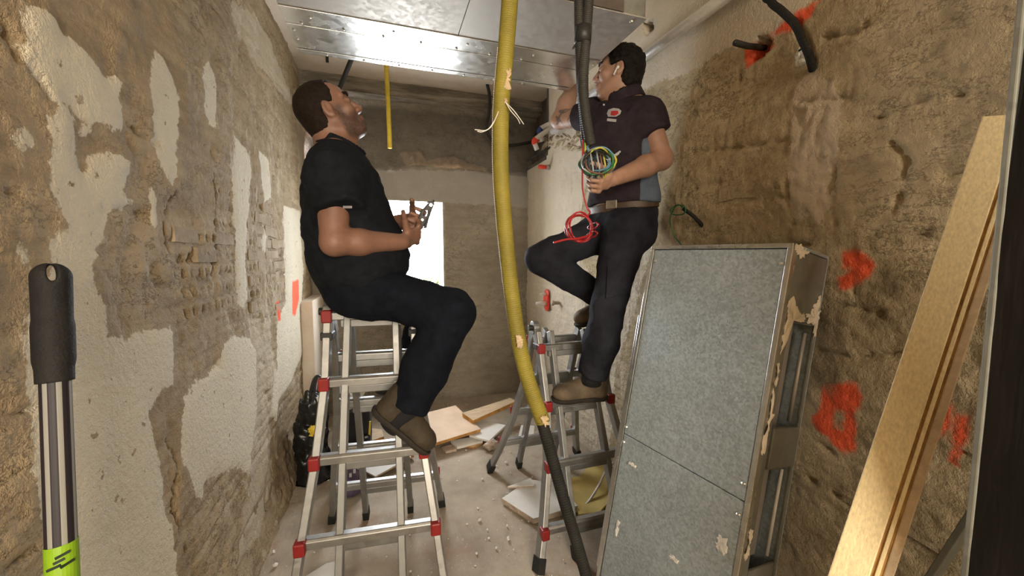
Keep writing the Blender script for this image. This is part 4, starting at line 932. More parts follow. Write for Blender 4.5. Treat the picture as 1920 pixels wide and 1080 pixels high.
mb = MB(); pp = atX(1047, 568, XR); mb.tube([pp, pp+V3((-0.05, 0, 0))], 0.014, 12); mb.tube([pp+V3((-0.045, 0, 0)), pp+V3((-0.06, 0, 0))], 0.022, 12); tag(mb.build('valve_stub', 'rubble', smooth=True), 'short dull valve stub beside the red plumbing bracket', 'valve')

# cables on the right wall
hp = [atX(u, v, x) for u, v, x in ((1432, -40, 1.27), (1445, 2, 1.26), (1465, 20, 1.255), (1490, 45, 1.26), (1504, 75, 1.27), (1517, 105, 1.30), (1524, 130, 1.35))]
hp = [V3((hp[0][0], hp[0][1]+0.02, ZC))]+hp
root = empty('wall_hose', tuple(hp[-1]), 'black corrugated conduit dropping from above into a hole in the tan wall', 'conduit')
ribbed(hp, 0.0105, 0.0018, 0.006, 12, 20).build('conduit', 'black_rubber', root, smooth=True)
mb = MB()
for k in range(9):
    rnd = random.Random(k+50); p = atX(1503+rnd.uniform(-7, 7), 105+rnd.uniform(-18, 14), XR-0.012); mb.ball(p, (0.012, rnd.uniform(.008, .016), rnd.uniform(.008, .018)), 7, 5)
mb.build('plaster_dab', 'board_white', root)
mb = MB(); mb.tube([atX(1378, 80, 1.20), atX(1400, 86, 1.26), atX(1434, 90, 1.38)], 0.0105, 12); root = empty('conduit_stub', tuple(atX(1434, 90, 1.34)), 'short grey conduit stub poking from the orange sprayed hole', 'conduit')
mb.build('tube', 'conduit_grey', root, smooth=True)
a_, b_ = atX(1377, 79.7, 1.198), atX(1379, 80.3, 1.201); mb = MB(); mb.tube([a_, b_], 0.0085, 12); mb.build('bore', 'black_plastic', root)
root = empty('wall_wire', tuple(atX(1320, 425, XR-0.02)), 'black conduit end with a thin looped wire on the tan wall above the housing', 'cable')
mb = MB(); mb.tube([atX(1281, 391, 1.27), atX(1300, 405, 1.295), atX(1321, 427, 1.35)], 0.0085, 10); mb.build('conduit', 'black_rubber', root, smooth=True)
mb = MB(); mb.tube(spline([atX(u, v, x) for u, v, x in ((1283, 392, 1.27), (1272, 384, 1.26), (1258, 392, 1.26), (1262, 402, 1.27), (1282, 401, 1.265), (1284, 388, 1.26), (1268, 386, 1.265), (1257, 408, 1.28), (1262, 438, 1.30), (1280, 462, 1.32))], 8), 0.0028, 6); mb.build('wire', 'wire_green', root, smooth=True)
mb = MB(); mb.tube(spline([atZ(1160, 860, 0.05), atZ(1138, 880, 0.06), atZ(1122, 912, 0.05), atZ(1100, 945, 0.015), atZ(1075, 962, 0.008)], 10), 0.007, 8); tag(mb.build('floor_cable', 'conduit_steel', smooth=True), 'thin grey cable curving over the floor beside the metal housing', 'cable')

# ------------------------------------------------------------------ boards and rubbish on the floor
def board(name, pts, th, mat, edge, label, cat, group='offcuts piled under the window'):
    P = [atZ(u, v, z) for u, v, z in pts]; c = sum(P)/len(P); n = V3((0, 0, -th))
    root = empty(name, tuple(c+n), label, cat, group)
    mb = MB(); mb.prism([p+V3((0, 0, 0.0)) for p in P], (0, 0, -0.003)); mb.build('face', mat, root)
    mb = MB(); mb.prism([p+V3((0, 0, -0.003)) for p in P], n+V3((0, 0, 0.003))); mb.build('core', edge, root)
    return root
board('plank', [(867, 774, .16), (957, 746, .19), (967, 752, .18), (887, 788, .14)], 0.03, 'timber_pale', 'wood_edge', 'pale timber plank lying highest at the back of the board pile', 'plank')
board('board_offcut', [(790, 776, .14), (854, 760, .15), (901, 804, .10), (790, 838, .09)], 0.022, 'board_peach', 'wood_edge', 'large peach coloured board with two screw holes on the pile', 'board')
board('board_offcut', [(893, 786, .085), (948, 797, .08), (917, 826, .065), (880, 816, .07)], 0.014, 'board_white', 'board_white', 'white board corner jutting from the pile toward the short ladder', 'board')
board('board_offcut', [(845, 826, .04), (898, 817, .045), (905, 826, .035), (857, 838, .03)], 0.018, 'board_white', 'pipe_white', 'thin white foam strip below the peach board', 'board')
board('board_offcut', [(866, 834, .018), (900, 822, .022), (905, 828, .02), (888, 838, .016)], 0.016, 'timber_pale', 'wood_edge', 'small brown wood piece at the foot of the pile', 'wood')
board('board_offcut', [(828, 838, .02), (850, 832, .022), (856, 842, .02), (836, 846, .018)], 0.018, 'rubble', 'rubble', 'dusty brown slab end tucked under the foam strip', 'slab')
board('board_offcut', [(977, 797, .06), (1002, 798, .06), (1000, 822, .03), (970, 826, .03)], 0.014, 'board_white', 'board_white', 'white board seen through the legs of the short ladder', 'board')
board('plank', [(672, 858, .06), (770, 838, .06), (776, 847, .05), (672, 872, .05)], 0.04, 'timber_pale', 'wood_edge', 'brown edged plank lying behind the tall ladder', 'plank')
board('board_offcut', [(677, 879, .03), (762, 853, .05), (771, 856, .05), (704, 893, .02)], 0.012, 'board_white', 'timber_pale', 'white triangular sheet in front of the brown edged plank', 'board')
board('plank', [(697, 803, .10), (716, 805, .10), (720, 818, .08), (697, 826, .08)], 0.03, 'timber_pale', 'wood_edge', 'short orange-brown plank end beside the black tool bag', 'plank')
board('slab', [(941, 934, .035), (993, 899, .04), (1046, 905, .04), (1083, 948, .035), (1000, 972, .035)], 0.03, 'board_white', 'rubble', 'thick white broken slab on the floor inside the short ladder', 'slab', 'loose sheets on the floor')
board('slab', [(952, 912, .05), (995, 896, .055), (1003, 906, .055), (1000, 910, .05)], 0.012, 'board_white', 'rubble', 'small white chip resting on the far edge of the broken slab', 'slab', 'loose sheets on the floor')
board('sheet', [(1061, 897, .02), (1085, 893, .02), (1098, 880, .02), (1104, 862, .02), (1150, 855, .02), (1150, 930, .02), (1124, 960, .02), (1085, 964, .02)], 0.014, 'insulation_yellow', 'insulation_yellow', 'yellow sheet lying on the floor against the metal housing', 'sheet', 'loose sheets on the floor')
board('tile', [(570, 1082, .02), (612, 1056, .02), (641, 1049, .02), (645, 1090, .02), (580, 1120, .02)], 0.014, 'board_white', 'board_white', 'white tile offcut on the floor inside the front of the tall ladder', 'tile', 'loose sheets on the floor')
def lump(name, c, r, mat, label, cat, seed, h=0.008, amp=0.25):
    B = Blob(); B.ell(c, r); P, q = B.mesh(h); P = P+(P-V3(c))*(fbm(P, 3.0/max(r), 3, seed)*amp)[:, None]
    P[:, 2] = np.maximum(P[:, 2], 0.001)
    return tag(link(name, mesh_from(name, P, q), mat), label, cat)
lump('stone', atZ(921, 834, 0.03), (0.055, 0.04, 0.035), 'rubble', 'pinkish plaster lump by the rear foot of the short ladder', 'rubble', 3)
# black crumpled bag and black tool bag with a spanner
bc = atY(588, 828, 2.62)
B = Blob(); B.ell(bc+V3((-0.01, 0, 0.02)), (0.10, 0.14, 0.30)); B.ell(bc+V3((0.03, -0.02, 0.25)), (0.06, 0.08, 0.10), k=0.05); B.ell(bc+V3((0.0, 0.0, -0.25)), (0.12, 0.15, 0.12), k=0.05)
P, q = B.mesh(0.009); c_ = P.mean(0); P = P+(P-c_)*(np.abs(fbm(P, 9, 4, 8))*0.30-0.12)[:, None]; P[:, 2] = np.maximum(P[:, 2], 0.002); P[:, 0] = np.maximum(P[:, 0], XL+0.03)
bag = empty('rubbish_bag', (bc[0], bc[1], 0), 'crumpled black plastic rubbish bag against the patchy wall', 'bag')
link('bag_body', mesh_from('bag_body', P, q), 'bag_film', bag, smooth=False)
for (u, v, w, h, mt, sd) in ((586, 808, 8, 16, 'conduit_yellow', 1), (598, 748, 6, 8, 'board_white', 2)):
    p = atY(u, v, 2.47); smear('scrap', mt, bag, [p+V3((-w*.002, 0, -h*.002)), p+V3((w*.002, 0, -h*.002)), p+V3((w*.0025, 0, h*.002)), p+V3((-w*.0015, 0, h*.002))], (0, -1, 0), 0.01, sd)
tl, br = atY(645, 772, 2.7), atY(698, 905, 2.7)
tb = empty('tool_bag', ((tl[0]+br[0])/2, 2.8, 0), 'boxy black tool bag standing behind the tall ladder', 'bag')
mb = MB(); mb.box((tl[0], 2.68, 0), (br[0], 2.93, tl[2])); mb.build('bag_body', 'fabric_bag', tb, bevel=0.02)
mb = MB(); mb.box((br[0]-0.05, 2.64, 0.05), (br[0]+0.002, 2.69, tl[2]-0.16)); mb.build('side_pocket', 'bag_film', tb, bevel=0.015)
mb = MB(); p = atY(694, 790, 2.66); mb.bar(p, p+V3((-0.01, 0, -0.12)), 0.012, 0.006, (0, 1, 0)); mb.build('strap', 'conduit_yellow', tb)
mb = MB(); mb.tube(spline([(tl[0]+0.03, 2.8, tl[2]-0.01), (tl[0]+0.05, 2.8, tl[2]+0.04), (br[0]-0.05, 2.8, tl[2]+0.04), (br[0]-0.03, 2.8, tl[2]-0.01)], 6), 0.010, 8); mb.build('handle', 'black_rubber', tb, smooth=True)
mb = MB(); a_ = atY(655, 735, 2.76); mb.box((a_[0]-0.03, 2.74, tl[2]-0.02), (a_[0]+0.035, 2.80, a_[2]-0.0)); tag(mb.build('power_tool', 'conduit_steel', bevel=0.01), 'grey tool case end sticking out of the black tool bag', 'tool')
# open-ended spanner
cw = atY(672, 733, 2.72); root = empty('spanner', (cw[0], cw[1], tl[2]), 'pale open-ended spanner sticking up from the black tool bag', 'spanner')
mb = MB(); pts = []
for a in np.linspace(math.radians(75), math.radians(360), 20): pts.append((cw[0]+0.045*math.cos(a), cw[2]+0.045*math.sin(a)))
for a in np.linspace(math.radians(350), math.radians(85), 14): pts.append((cw[0]+0.010+0.022*math.cos(a), cw[2]+0.012+0.022*math.sin(a)))
mb.prism([(x, 2.715, z) for x, z in pts], (0, 0.012, 0)); mb.build('jaw', 'wrench_steel', root, bevel=0.001)
mb = MB(); mb.bar((cw[0]-0.02, 2.721, cw[2]-0.035), (cw[0]-0.07, 2.73, tl[2]-0.03), 0.022, 0.010, (0, 1, 0)); mb.build('shank', 'wrench_steel', root, bevel=0.002)
# printed purple sack
s0, s1 = atY(630, 905, 2.3), atY(678, 905, 2.3); zt_ = float(atY(650, 868, 2.3)[2])
B = Blob(); B.cone(((s0[0]+s1[0])/2, 2.36, 0.03), ((s0[0]+s1[0])/2, 2.36, zt_-0.03), 0.08, 0.075, side=(1, 0, 0), w=1.15, k=0.02)
P, q = B.mesh(0.008); P[:, 2] = np.maximum(P[:, 2], 0.002); P += (P-P.mean(0))*(fbm(P, 8, 3, 2)*0.12)[:, None]
sk = empty('cement_sack', ((s0[0]+s1[0])/2, 2.36, 0), 'purple printed sack standing behind the lower rungs of the tall ladder', 'sack')
link('sack_body', mesh_from('sack_body', P, q), 'sack_paper', sk, smooth=True)
for k in range(6):
    rnd = random.Random(k+11); x = (s0[0]+s1[0])/2-0.06+k*0.022; z = 0.13+0.02*(k % 3)
    mb = MB(); mb.box((x, 2.268, z), (x+0.013, 2.28, z+0.02)); mb.build('print_block', 'sack_print', sk)
# crumbs
mb = MB(); rnd = random.Random(21)
for k in range(500):
    x, y = rnd.uniform(XL+0.03, XR-0.03), rnd.uniform(0.9, 3.5); s_ = rnd.choice((.002, .0025, .003, .004, .005, .007)) if rnd.random() < .97 else .011
    R_ = np.array(Matrix.Rotation(rnd.uniform(0, 6), 3, (rnd.random(), rnd.random(), 1)))
    mb.ball((x, y, s_*0.5), (s_*rnd.uniform(.7, 1.5), s_*rnd.uniform(.7, 1.4), s_*0.7), 5, 3, R_)
tag(mb.build('plaster_crumbs', 'board_white'), 'plaster crumbs and grit scattered over the floor', 'rubble', kind='stuff')

# ------------------------------------------------------------------ tree outside the window
tr = empty('tree', (1.05, 8.6, -3.0), 'sunlit leafy tree outside the window', 'tree')
mb = MB(); mb.tube([(1.05, 8.6, -3), (1.0, 8.6, -0.5), (1.1, 8.6, 0.6)], 0.09, 8, rfun=lambda u: 0.1-0.05*u)
for a in range(7):
    an_ = a*0.9; mb.tube([(1.05, 8.6, -0.2+0.1*a), (1.05+0.6*math.cos(an_), 8.6+0.6*math.sin(an_), 0.3+0.1*a)], 0.03, 6)
mb.build('trunk', 'bark', tr)
mb = MB(); rnd = random.Random(3)
for k in range(2600):
    cx, cy, cz, cr = rnd.choice(((0.75, 8.6, 0.55, .5), (1.35, 8.7, 0.35, .5), (0.5, 8.9, 0.2, .5), (1.1, 8.4, 0.0, .7), (0.2, 8.6, 0.0, .5), (1.0, 8.8, .72, .28), (1.55, 8.6, 0.1, .5)))
    v_ = unit([rnd.gauss(0, 1) for _ in range(3)])*cr*rnd.random()**0.4; p = V3((cx, cy, cz))+v_
    a = unit([rnd.gauss(0, 1) for _ in range(3)]); b = unit(np.cross(a, [rnd.gauss(0, 1) for _ in range(3)])); s_ = rnd.uniform(.03, .055)
    mb.add([p-a*s_, p+b*s_*0.5, p+a*s_, p-b*s_*0.5], [(0, 1, 2, 3)])
fo = mb.build('foliage', 'leaves', tr); fo['kind'] = 'stuff'

# ------------------------------------------------------------------ people
from mathutils.bvhtree import BVHTree
def frame(f, up=(0, 0, 1)):
    f = unit(f); l = unit(np.cross(V3(up), f)); u = np.cross(f, l); return np.stack([f, l, u])   # rows: forward, left, up
def head(B, c, R, s=1.0):
    g = lambda x, y, z: V3(c)+s*(R.T@V3((x, y, z)))
    el = lambda x, y, z, a, b, d, k=0.02, op='u', RR=None: B.ell(g(x, y, z), (a*s, b*s, d*s), R if RR is None else RR, k, op)
    el(-0.018, 0, 0.036, 0.098, 0.077, 0.088); el(0.022, 0, 0.045, 0.068, 0.066, 0.062); el(0.030, 0, -0.03, 0.062, 0.060, 0.082)
    el(-0.01, 0, -0.02, 0.075, 0.068, 0.07)
    for y in (-1, 1):
        B.cone(g(-0.005, y*0.056, -0.045), g(0.062, y*0.022, -0.098), 0.020*s, 0.019*s, 0.025)
        el(0.062, y*0.040, -0.022, 0.026, 0.026, 0.024, 0.02)                # cheek
        B.cone(g(0.083, y*0.012, 0.033), g(0.066, y*0.050, 0.032), 0.010*s, 0.009*s, 0.012)   # brow
        el(0.098, y*0.031, 0.013, 0.019, 0.020, 0.013, 0.012, 's')             # eye socket
        el(0.0795, y*0.031, 0.011, 0.013, 0.017, 0.0125, 0.005)
        el(0.100, y*0.0115, -0.029, 0.012, 0.010, 0.009, 0.008)
        RE = frame(R.T@V3((0.95, -y*0.32, -0.10)), R[2])
        el(-0.012, y*0.080, -0.004, 0.020, 0.0085, 0.034, 0.006, 'u', RE)      # ear
        el(-0.008, y*0.088, 0.0, 0.011, 0.006, 0.020, 0.005, 's', RE)
        el(-0.006, y*0.080, -0.030, 0.010, 0.0075, 0.011, 0.006)
    el(0.072, 0, -0.098, 0.026, 0.030, 0.021, 0.02)
    B.cone(g(0.086, 0, 0.022), g(0.113, 0, -0.020), 0.0085*s, 0.0125*s, 0.012); el(0.108, 0, -0.026, 0.014, 0.013, 0.010, 0.008)
    el(0.085, 0, -0.066, 0.020, 0.030, 0.020, 0.015)
    el(0.1005, 0, -0.0565, 0.009, 0.023, 0.0055, 0.005); el(0.0985, 0, -0.0715, 0.010, 0.020, 0.0065, 0.005)
    B.cone(g(0.112, -0.022, -0.0638), g(0.112, 0.022, -0.0638), 0.004*s, 0.004*s, 0.003, op='s')
    return g
def fingers(B, wrist, d, n, across, curl, s=1.0, thumb=(0.55, 0.25), spread=1.0):
    """palm, four jointed fingers of unequal length and a thumb leaving the side of the palm; n is the palm-side normal"""
    d = unit(d); across = unit(across-d*np.dot(across, d)); n = unit(n-d*np.dot(n, d)); n = unit(n-across*np.dot(n, across))
    K = V3(wrist)+d*0.085*s
    B.cone(V3(wrist)+d*0.012, K-d*0.004, 0.0150*s, 0.0135*s, 0.012, side=across, w=1.75, w2=2.75)
    B.ell(V3(wrist)+d*0.035*s+across*0.022*s+n*0.008*s, V3((0.017, 0.017, 0.017))*s, k=0.012)
    B.ell(V3(wrist)+d*0.035*s-across*0.022*s+n*0.006*s, V3((0.016, 0.016, 0.016))*s, k=0.012)
    for i, (o, L) in enumerate(((0.0345, 0.075), (0.0115, 0.084), (-0.0115, 0.078), (-0.0335, 0.062))):
        p = K+across*o*s; a = 0.0; dd = unit(d+across*o*2.0*spread)
        for j, (fr, r) in enumerate(((0.44, 0.0096), (0.31, 0.0088), (0.25, 0.0078))):
            a += curl[i][j]; v = dd*math.cos(a)+n*math.sin(a); e = p+v*L*fr*s
            B.cone(p, e, r*s, (r-0.0008)*s, 0.0035 if j else 0.007); p = e
    p = V3(wrist)+d*0.028*s+across*0.028*s+n*0.004; v = unit(d*0.62+across*0.62+n*thumb[0])
    for L, r, bend in ((0.040, 0.0125, 0.0), (0.034, 0.0105, thumb[1]), (0.026, 0.0092, thumb[1])):
        v = unit(v+d*bend+n*bend*0.8-across*bend*0.7); e = p+v*L*s; B.cone(p, e, r*s, (r-0.001)*s, 0.006); p = e
def torso_chain(B, pts, side, k=0.05, grow=0.0):
    for (p, r, w), (p2, r2, w2) in zip(pts[:-1], pts[1:]): B.cone(p, p2, r+grow, r2+grow, k, side=side, w=w, w2=w2)
def cloth(B, name, mat, parent, h, amp=0.004, seed=0, cuts=(), scale=9.0, stretch=(1, 1, 1)):
    P, q = B.mesh(h, cuts); me = mesh_from(name, P, q); n = vnormals(me)
    f = 1-np.abs(fbm(P*np.array(stretch), scale, 3, seed))*1.6; P = P+n*(amp*f)[:, None]
    me.vertices.foreach_set('co', P.astype(np.float32).ravel()); me.update()
    return link(name, me, mat, parent, smooth=True)
def skin_mesh(B, parent, mat, h, beard=None, ink=None, lip=None):
    P, q = B.mesh(h); z = np.zeros(len(P))
    me = mesh_from('body', P, q, dict(beard=z if beard is None else beard(P), ink=z if ink is None else ink(P), lip=z if lip is None else lip(P)))
    return link('body', me, mat, parent, smooth=True)
def beard_fn(c, R, s, amt):
    def fn(P):
        L = ((P-V3(c))@R.T)/s; x, y, z = L[:, 0], np.abs(L[:, 1]), L[:, 2]
        low = np.clip((-0.035-z)/0.02, 0, 1)*np.clip((z+0.135)/0.02, 0, 1)*np.clip((x+0.0)/0.02, 0, 1)
        side = np.clip((0.012-z)/0.02, 0, 1)*np.clip((0.055-x)/0.02, 0, 1)*np.clip((x+0.0)/0.015, 0, 1)*np.clip((z+0.13)/0.02, 0, 1)
        lip = np.exp(-((z+0.064)/0.008)**2)*(x > 0.08)*(y < 0.026)
        near = (np.linalg.norm(L, axis=1) < 0.2)
        return np.clip(np.maximum(low, side)*(1-lip), 0, 1)*amt*near
    return fn
def lip_fn(c, R, s):
    def fn(P):
        L = ((P-V3(c))@R.T)/s; return np.exp(-((L[:, 2]+0.064)/0.009)**2)*np.exp(-(L[:, 1]/0.024)**4)*(L[:, 0] > 0.088)*(np.linalg.norm(L, axis=1) < 0.2)
    return fn
def hair(name, c, R, s, mat, parent, thick, front, nape, seed, rough=0.004, h=0.0035):
    B = Blob(); g = lambda x, y, z: V3(c)+s*(R.T@V3((x, y, z)))
    B.ell(g(-0.018, 0, 0.038), V3((0.098, 0.078, 0.088))*s+thick, R, 0.02); B.ell(g(0.020, 0, 0.05), V3((0.066, 0.066, 0.060))*s+thick, R, 0.02)
    B.ell(g(-0.03, 0, -0.03), V3((0.080, 0.068, 0.075))*s+thick*0.7, R, 0.03)
    for y in (-1, 1):
        B.ell(g(0.012, y*0.075, -0.022), V3((0.030, 0.022, 0.040))*s, R, 0.008, 's')
        B.ell(g(-0.010, y*0.085, -0.012), V3((0.026, 0.022, 0.030))*s, R, 0.008, 's')
    B.ell(g(0.095, 0, -0.045), V3((0.075, 0.10, 0.095))*s, R, 0.012, 's')
    def field(D, G):
        L = ((G-V3(c))@R.T)/s; x, y, z = L[..., 0], L[..., 1], L[..., 2]
        hl = front+0.010*np.cos(y*60)-0.35*np.clip(0.055-z, 0, 0.1)-0.9*np.abs(y)*0.22
        D = np.maximum(D, (x-hl)*s); D = np.maximum(D, (nape-z)*s*0.9+np.clip(x+0.05, 0, 1)*0.9*s); return D
    P, q = B.mesh(h, field=field); me = mesh_from(name, P, q); n = vnormals(me)
    P = P+n*(fbm(P, 55, 2, seed)*rough)[:, None]; me.vertices.foreach_set('co', P.astype(np.float32).ravel()); me.update()
    return link(name, me, mat, parent, smooth=True)
def face_bits(c, R, s, parent, brow_mat):
    g = lambda x, y, z: V3(c)+s*(R.T@V3((x, y, z)))
    for y in (-1, 1):
        mb = MB(); mb.ball(g(0.0800, y*0.031, 0.0115), 0.0125*s, 12, 8); e = mb.build('eye', 'eye_white', parent, smooth=True)
        mb = MB(); mb.ball(g(0.0895, y*0.0315, 0.014), 0.0052*s, 10, 6); i = mb.build('iris', 'hair_dark', e, smooth=True)
        mb = MB(); mb.tube(spline([g(0.0945, y*0.013, 0.036), g(0.0915, y*0.032, 0.041), g(0.074, y*0.052, 0.036)], 6), 0.0056*s, 8); mb.build('eyebrow', brow_mat, parent, smooth=True)
def boot(parent, heel, toe, up, upper, sole, name='boot', s=1.0):
    f = unit(V3(toe)-V3(heel)); l = unit(np.cross(up, f)); u = np.cross(f, l); g = lambda x, y, z: V3(heel)+s*(f*x+l*y+u*z)
    B = Blob(); B.cone(g(.045, 0, .045), g(.042, 0, .105), .045*s, .046*s, .02); B.cone(g(.05, 0, .05), g(.205, 0, .042), .040*s, .042*s, .02, side=l, w=1.05)
    B.ell(g(.232, .0, .048), (.060*s, .053*s, .046*s), np.stack([f, l, u]), .02); B.cone(g(.06, 0, .105), g(.185, 0, .066), .042*s, .038*s, .025)
    B.cone(g(.05, 0, .10), g(.040, 0, .150), .046*s, .049*s, .02, cut_b=True)
    B.cone(g(.044, 0, .13), g(.037, 0, .17), .040*s, .043*s, .004, op='s')
    P, q = B.mesh(.0042, cuts=[(g(0, 0, .016), -u)]); me = mesh_from('boot', P, q); n = vnormals(me)
    P = P+n*(fbm(P, 40, 2, 4)*.0015)[:, None]; me.vertices.foreach_set('co', P.astype(np.float32).ravel()); me.update()
    o = link(name, me, upper, parent, smooth=True)
    B2 = Blob(); B2.cone(g(.042, 0, .030), g(.10, 0, .030), .049*s, .044*s, .02); B2.cone(g(.10, 0, .030), g(.20, 0, .030), .044*s, .051*s, .02); B2.ell(g(.234, 0, .030), (.065*s, .057*s, .044*s), np.stack([f, l, u]), .02)
    P, q = B2.mesh(.0045, cuts=[(g(0, 0, .003), -u), (g(0, 0, .026), u)]); so = link('sole', mesh_from('sole', P, q), sole, o, smooth=False)
    mb = MB(); mb.tube(spline([g(.10, -.040, .075), g(.125, -.022, .094), g(.135, 0, .098), g(.125, .022, .094), g(.10, .040, .075)], 5), .0035, 6); mb.build('seam', sole, o, smooth=True)
    return o
def decal(name, mat, parent, target, pts, lift=0.002, thick=0.0015, sub=5):
    """thin patch sewn onto a cloth surface"""
    me = target.data; bv = BVHTree.FromPolygons([v.co for v in me.vertices], [tuple(p.vertices) for p in me.polygons])
    c = np.mean(pts, 0); rim = []
    for (a, b) in zip(pts, pts[1:]+pts[:1]):
        for k in range(sub): rim.append((a[0]+(b[0]-a[0])*k/sub, a[1]+(b[1]-a[1])*k/sub))
    rings = [[(c[0]+(p[0]-c[0])*t_, c[1]+(p[1]-c[1])*t_) for p in rim] for t_ in (1.0, 0.66, 0.33)]
    V_ = []
    for rg in rings+[[tuple(c)]]:
        for u, v in rg:
            d_ = Vector(tuple(unit(ray(u, v)))); h_ = bv.ray_cast(Vector(tuple(cC)), d_)
            p = h_[0]-d_*lift if h_[0] is not None else None; V_.append(p)
    ok = [p for p in V_ if p is not None]
    if not ok: return None
    V_ = [p if p is not None else ok[0] for p in V_]
    k = len(rim); mb = MB(); F_ = []
    for r in range(2): F_ += [(r*k+i, r*k+(i+1) % k, (r+1)*k+(i+1) % k, (r+1)*k+i) for i in range(k)]
    F_ += [(2*k+i, 2*k+(i+1) % k, 3*k) for i in range(k)]
    mb.add([tuple(p) for p in V_], F_); o = mb.build(name, mat, parent)
    m_ = o.modifiers.new('thickness', 'SOLIDIFY'); m_.thickness = thick; return o

# ---- seated worker on the tall ladder
def a1(u, v, y): return atY(u, v, y)
H1 = a1(620, 214, 1.69); R1 = frame((0.86, 0.10, 0.50), (-0.5, 0, 0.86)); S1 = 0.96
man = empty('person', tuple(a1(650, 578, 1.69)), 'person in black polo sitting on the tall ladder, looking up, holding pliers', 'person', 'workers')
YX = (0, 1, 0)
nb = a1(628, 290, 1.70)
B = Blob(); g1 = head(B, H1, R1, S1)
B.cone(g1(-0.040, 0, -0.035), nb, 0.060, 0.066, 0.03, side=YX, w=1.0); B.cone(g1(0.005, 0, -0.07), nb+V3((0.03, 0, 0.0)), 0.048, 0.058, 0.03)
T1 = [(a1(640, 305, 1.70), .080, 1.7), (a1(642, 345, 1.70), .115, 1.4), (a1(655, 420, 1.70), .14, 1.2), (a1(676, 488, 1.70), .155, 1.1), (a1(672, 540, 1.70), .12, 1.3)]
torso_chain(B, T1, YX)
shN, elN, wrN = a1(624, 333, 1.53), a1(627, 455, 1.465), a1(753, 454, 1.555)
shF, elF, wrF = a1(650, 328, 1.87), a1(692, 432, 1.93), a1(762, 414, 1.76)
B.cone(shN, elN, .062, .045, .03); B.cone(elN, elN+(wrN-elN)*0.35, .044, .047, .02); B.cone(elN+(wrN-elN)*0.35, wrN, .047, .031, .02)
B.cone(shF, elF, .060, .048, .03); B.cone(elF, wrF, .049, .032, .02)
hipN, knN, anN = a1(690, 548, 1.61), a1(846, 584, 1.47), a1(764, 752, 1.45)
hipF, knF, anF = a1(690, 545, 1.79), a1(800, 566, 1.95), a1(772, 690, 1.92)
for h_, k_, a_ in ((hipN, knN, anN), (hipF, knF, anF)): B.cone(h_, k_, .075, .055, .03); B.cone(k_, a_, .05, .036, .02)
tool_c = a1(797, 410, 1.66)
hd = unit(a1(792, 436, 1.63)-wrN); fingers(B, wrN, hd, (0.25, 0.72, 0.5), (0.1, -0.5, 0.85), [(0.7, 1.0, 0.6), (0.8, 1.0, 0.6), (0.85, 1.0, 0.6), (0.9, 1.0, 0.6)], 1.12, (0.9, 0.25))
hf = unit(a1(797, 419, 1.66)-wrF); fingers(B, wrF, hf, (0.2, -0.75, 0.3), (0.1, 0.35, 0.9), [(0.6, 0.9, 0.5), (0.7, 0.9, 0.5), (0.8, 0.9, 0.5), (0.9, 0.9, 0.5)], 1.1, (0.8, 0.25))
skin_mesh(B, man, 'skin_tan', .0038, beard_fn(H1, R1, S1, 1.0), None, lip_fn(H1, R1, S1))
hair('hair', H1, R1, S1, 'hair_brown', man, 0.006, 0.052, -0.070, 5, 0.0015)
face_bits(H1, R1, S1, man, 'hair_brown')
B = Blob()
T1s = [(a1(634, 318, 1.70), .085, 1.8), (a1(642, 345, 1.70), .130, 1.42), (a1(655, 420, 1.70), .158, 1.2), (a1(676, 485, 1.70), .180, 1.1), (a1(682, 525, 1.70), .150, 1.2)]
torso_chain(B, T1s, YX, 0.06)
B.cone(a1(628, 322, 1.55), a1(646, 318, 1.86), .078, .078, .05); B.cone(a1(628, 308, 1.63), a1(634, 308, 1.77), .068, .068, .04)
slN = a1(636, 394, 1.482); B.cone(a1(622, 332, 1.53), slN, .086, .077, .045, cut_b=True)
slF = a1(682, 405, 1.915); B.cone(a1(650, 328, 1.87), slF, .084, .074, .045, cut_b=True)
B.cone(g1(0.005, 0, -0.085), g1(0.0, 0, -0.02), 0.05, 0.05, 0.01, op='s')
sh1 = cloth(B, 'polo_shirt', 'shirt_navy', man, .0055, .007, 3, scale=7, stretch=(1, 1, 1.6))
B = Blob(); cd = unit((0.38, 0, 0.92)); c0 = a1(638, 286, 1.70)
B.cone(c0-cd*0.012, c0+cd*0.042, .098, .087, .004, cut_a=True, cut_b=True); B.cone(c0-cd*0.03, c0+cd*0.09, .088, .077, .002, op='s')
cloth(B, 'collar', 'shirt_navy', man, .0042, .001, 4)
decal('sleeve_label', 'logo_grey', man, sh1, [(643, 386), (660, 386), (660, 390), (643, 390)])
B = Blob(); B.ell(a1(675, 538, 1.70), (.140, .180, .105), k=.03)
B.cone(a1(664, 548, 1.62), a1(664, 548, 1.78), .090, .090, .04)
B.cone(hipN, knN, .103, .086, .05); B.cone(hipF, knF, .100, .082, .05)
hemN = a1(766, 765, 1.445); B.cone(knN, a1(798, 690, 1.455), .086, .084, .03); B.cone(a1(798, 690, 1.455), hemN, .084, .068, .03, cut_b=True)
hemF = a1(772, 684, 1.915); B.cone(knF, hemF, .082, .066, .03, cut_b=True)
cloth(B, 'work_trousers', 'trouser_navy', man, .0055, .006, 9, scale=8)
for h_, a_, nm in ((hemN, a1(728, 800, 1.458), 'sock'), (hemF, a1(775, 705, 1.915), 'sock')):
    mb = MB(); mb.tube([V3(h_)+(V3(h_)-V3(a_))*0.8, a_], .043, 16); mb.build(nm, 'sock_black', man, smooth=True)
hl, to = a1(694, 772, 1.455), a1(795, 852, 1.46); boot(man, hl, to, V3((0.6, 0, 0.75)), 'boot_leather', 'boot_sole', s=0.96)
hl2 = a1(818, 726, 1.90); to2_ = hl2+unit(V3((-0.9, 0.15, -0.05)))*0.29; boot(man, hl2, to2_, V3((0.1, 0, 1)), 'boot_leather', 'boot_sole')

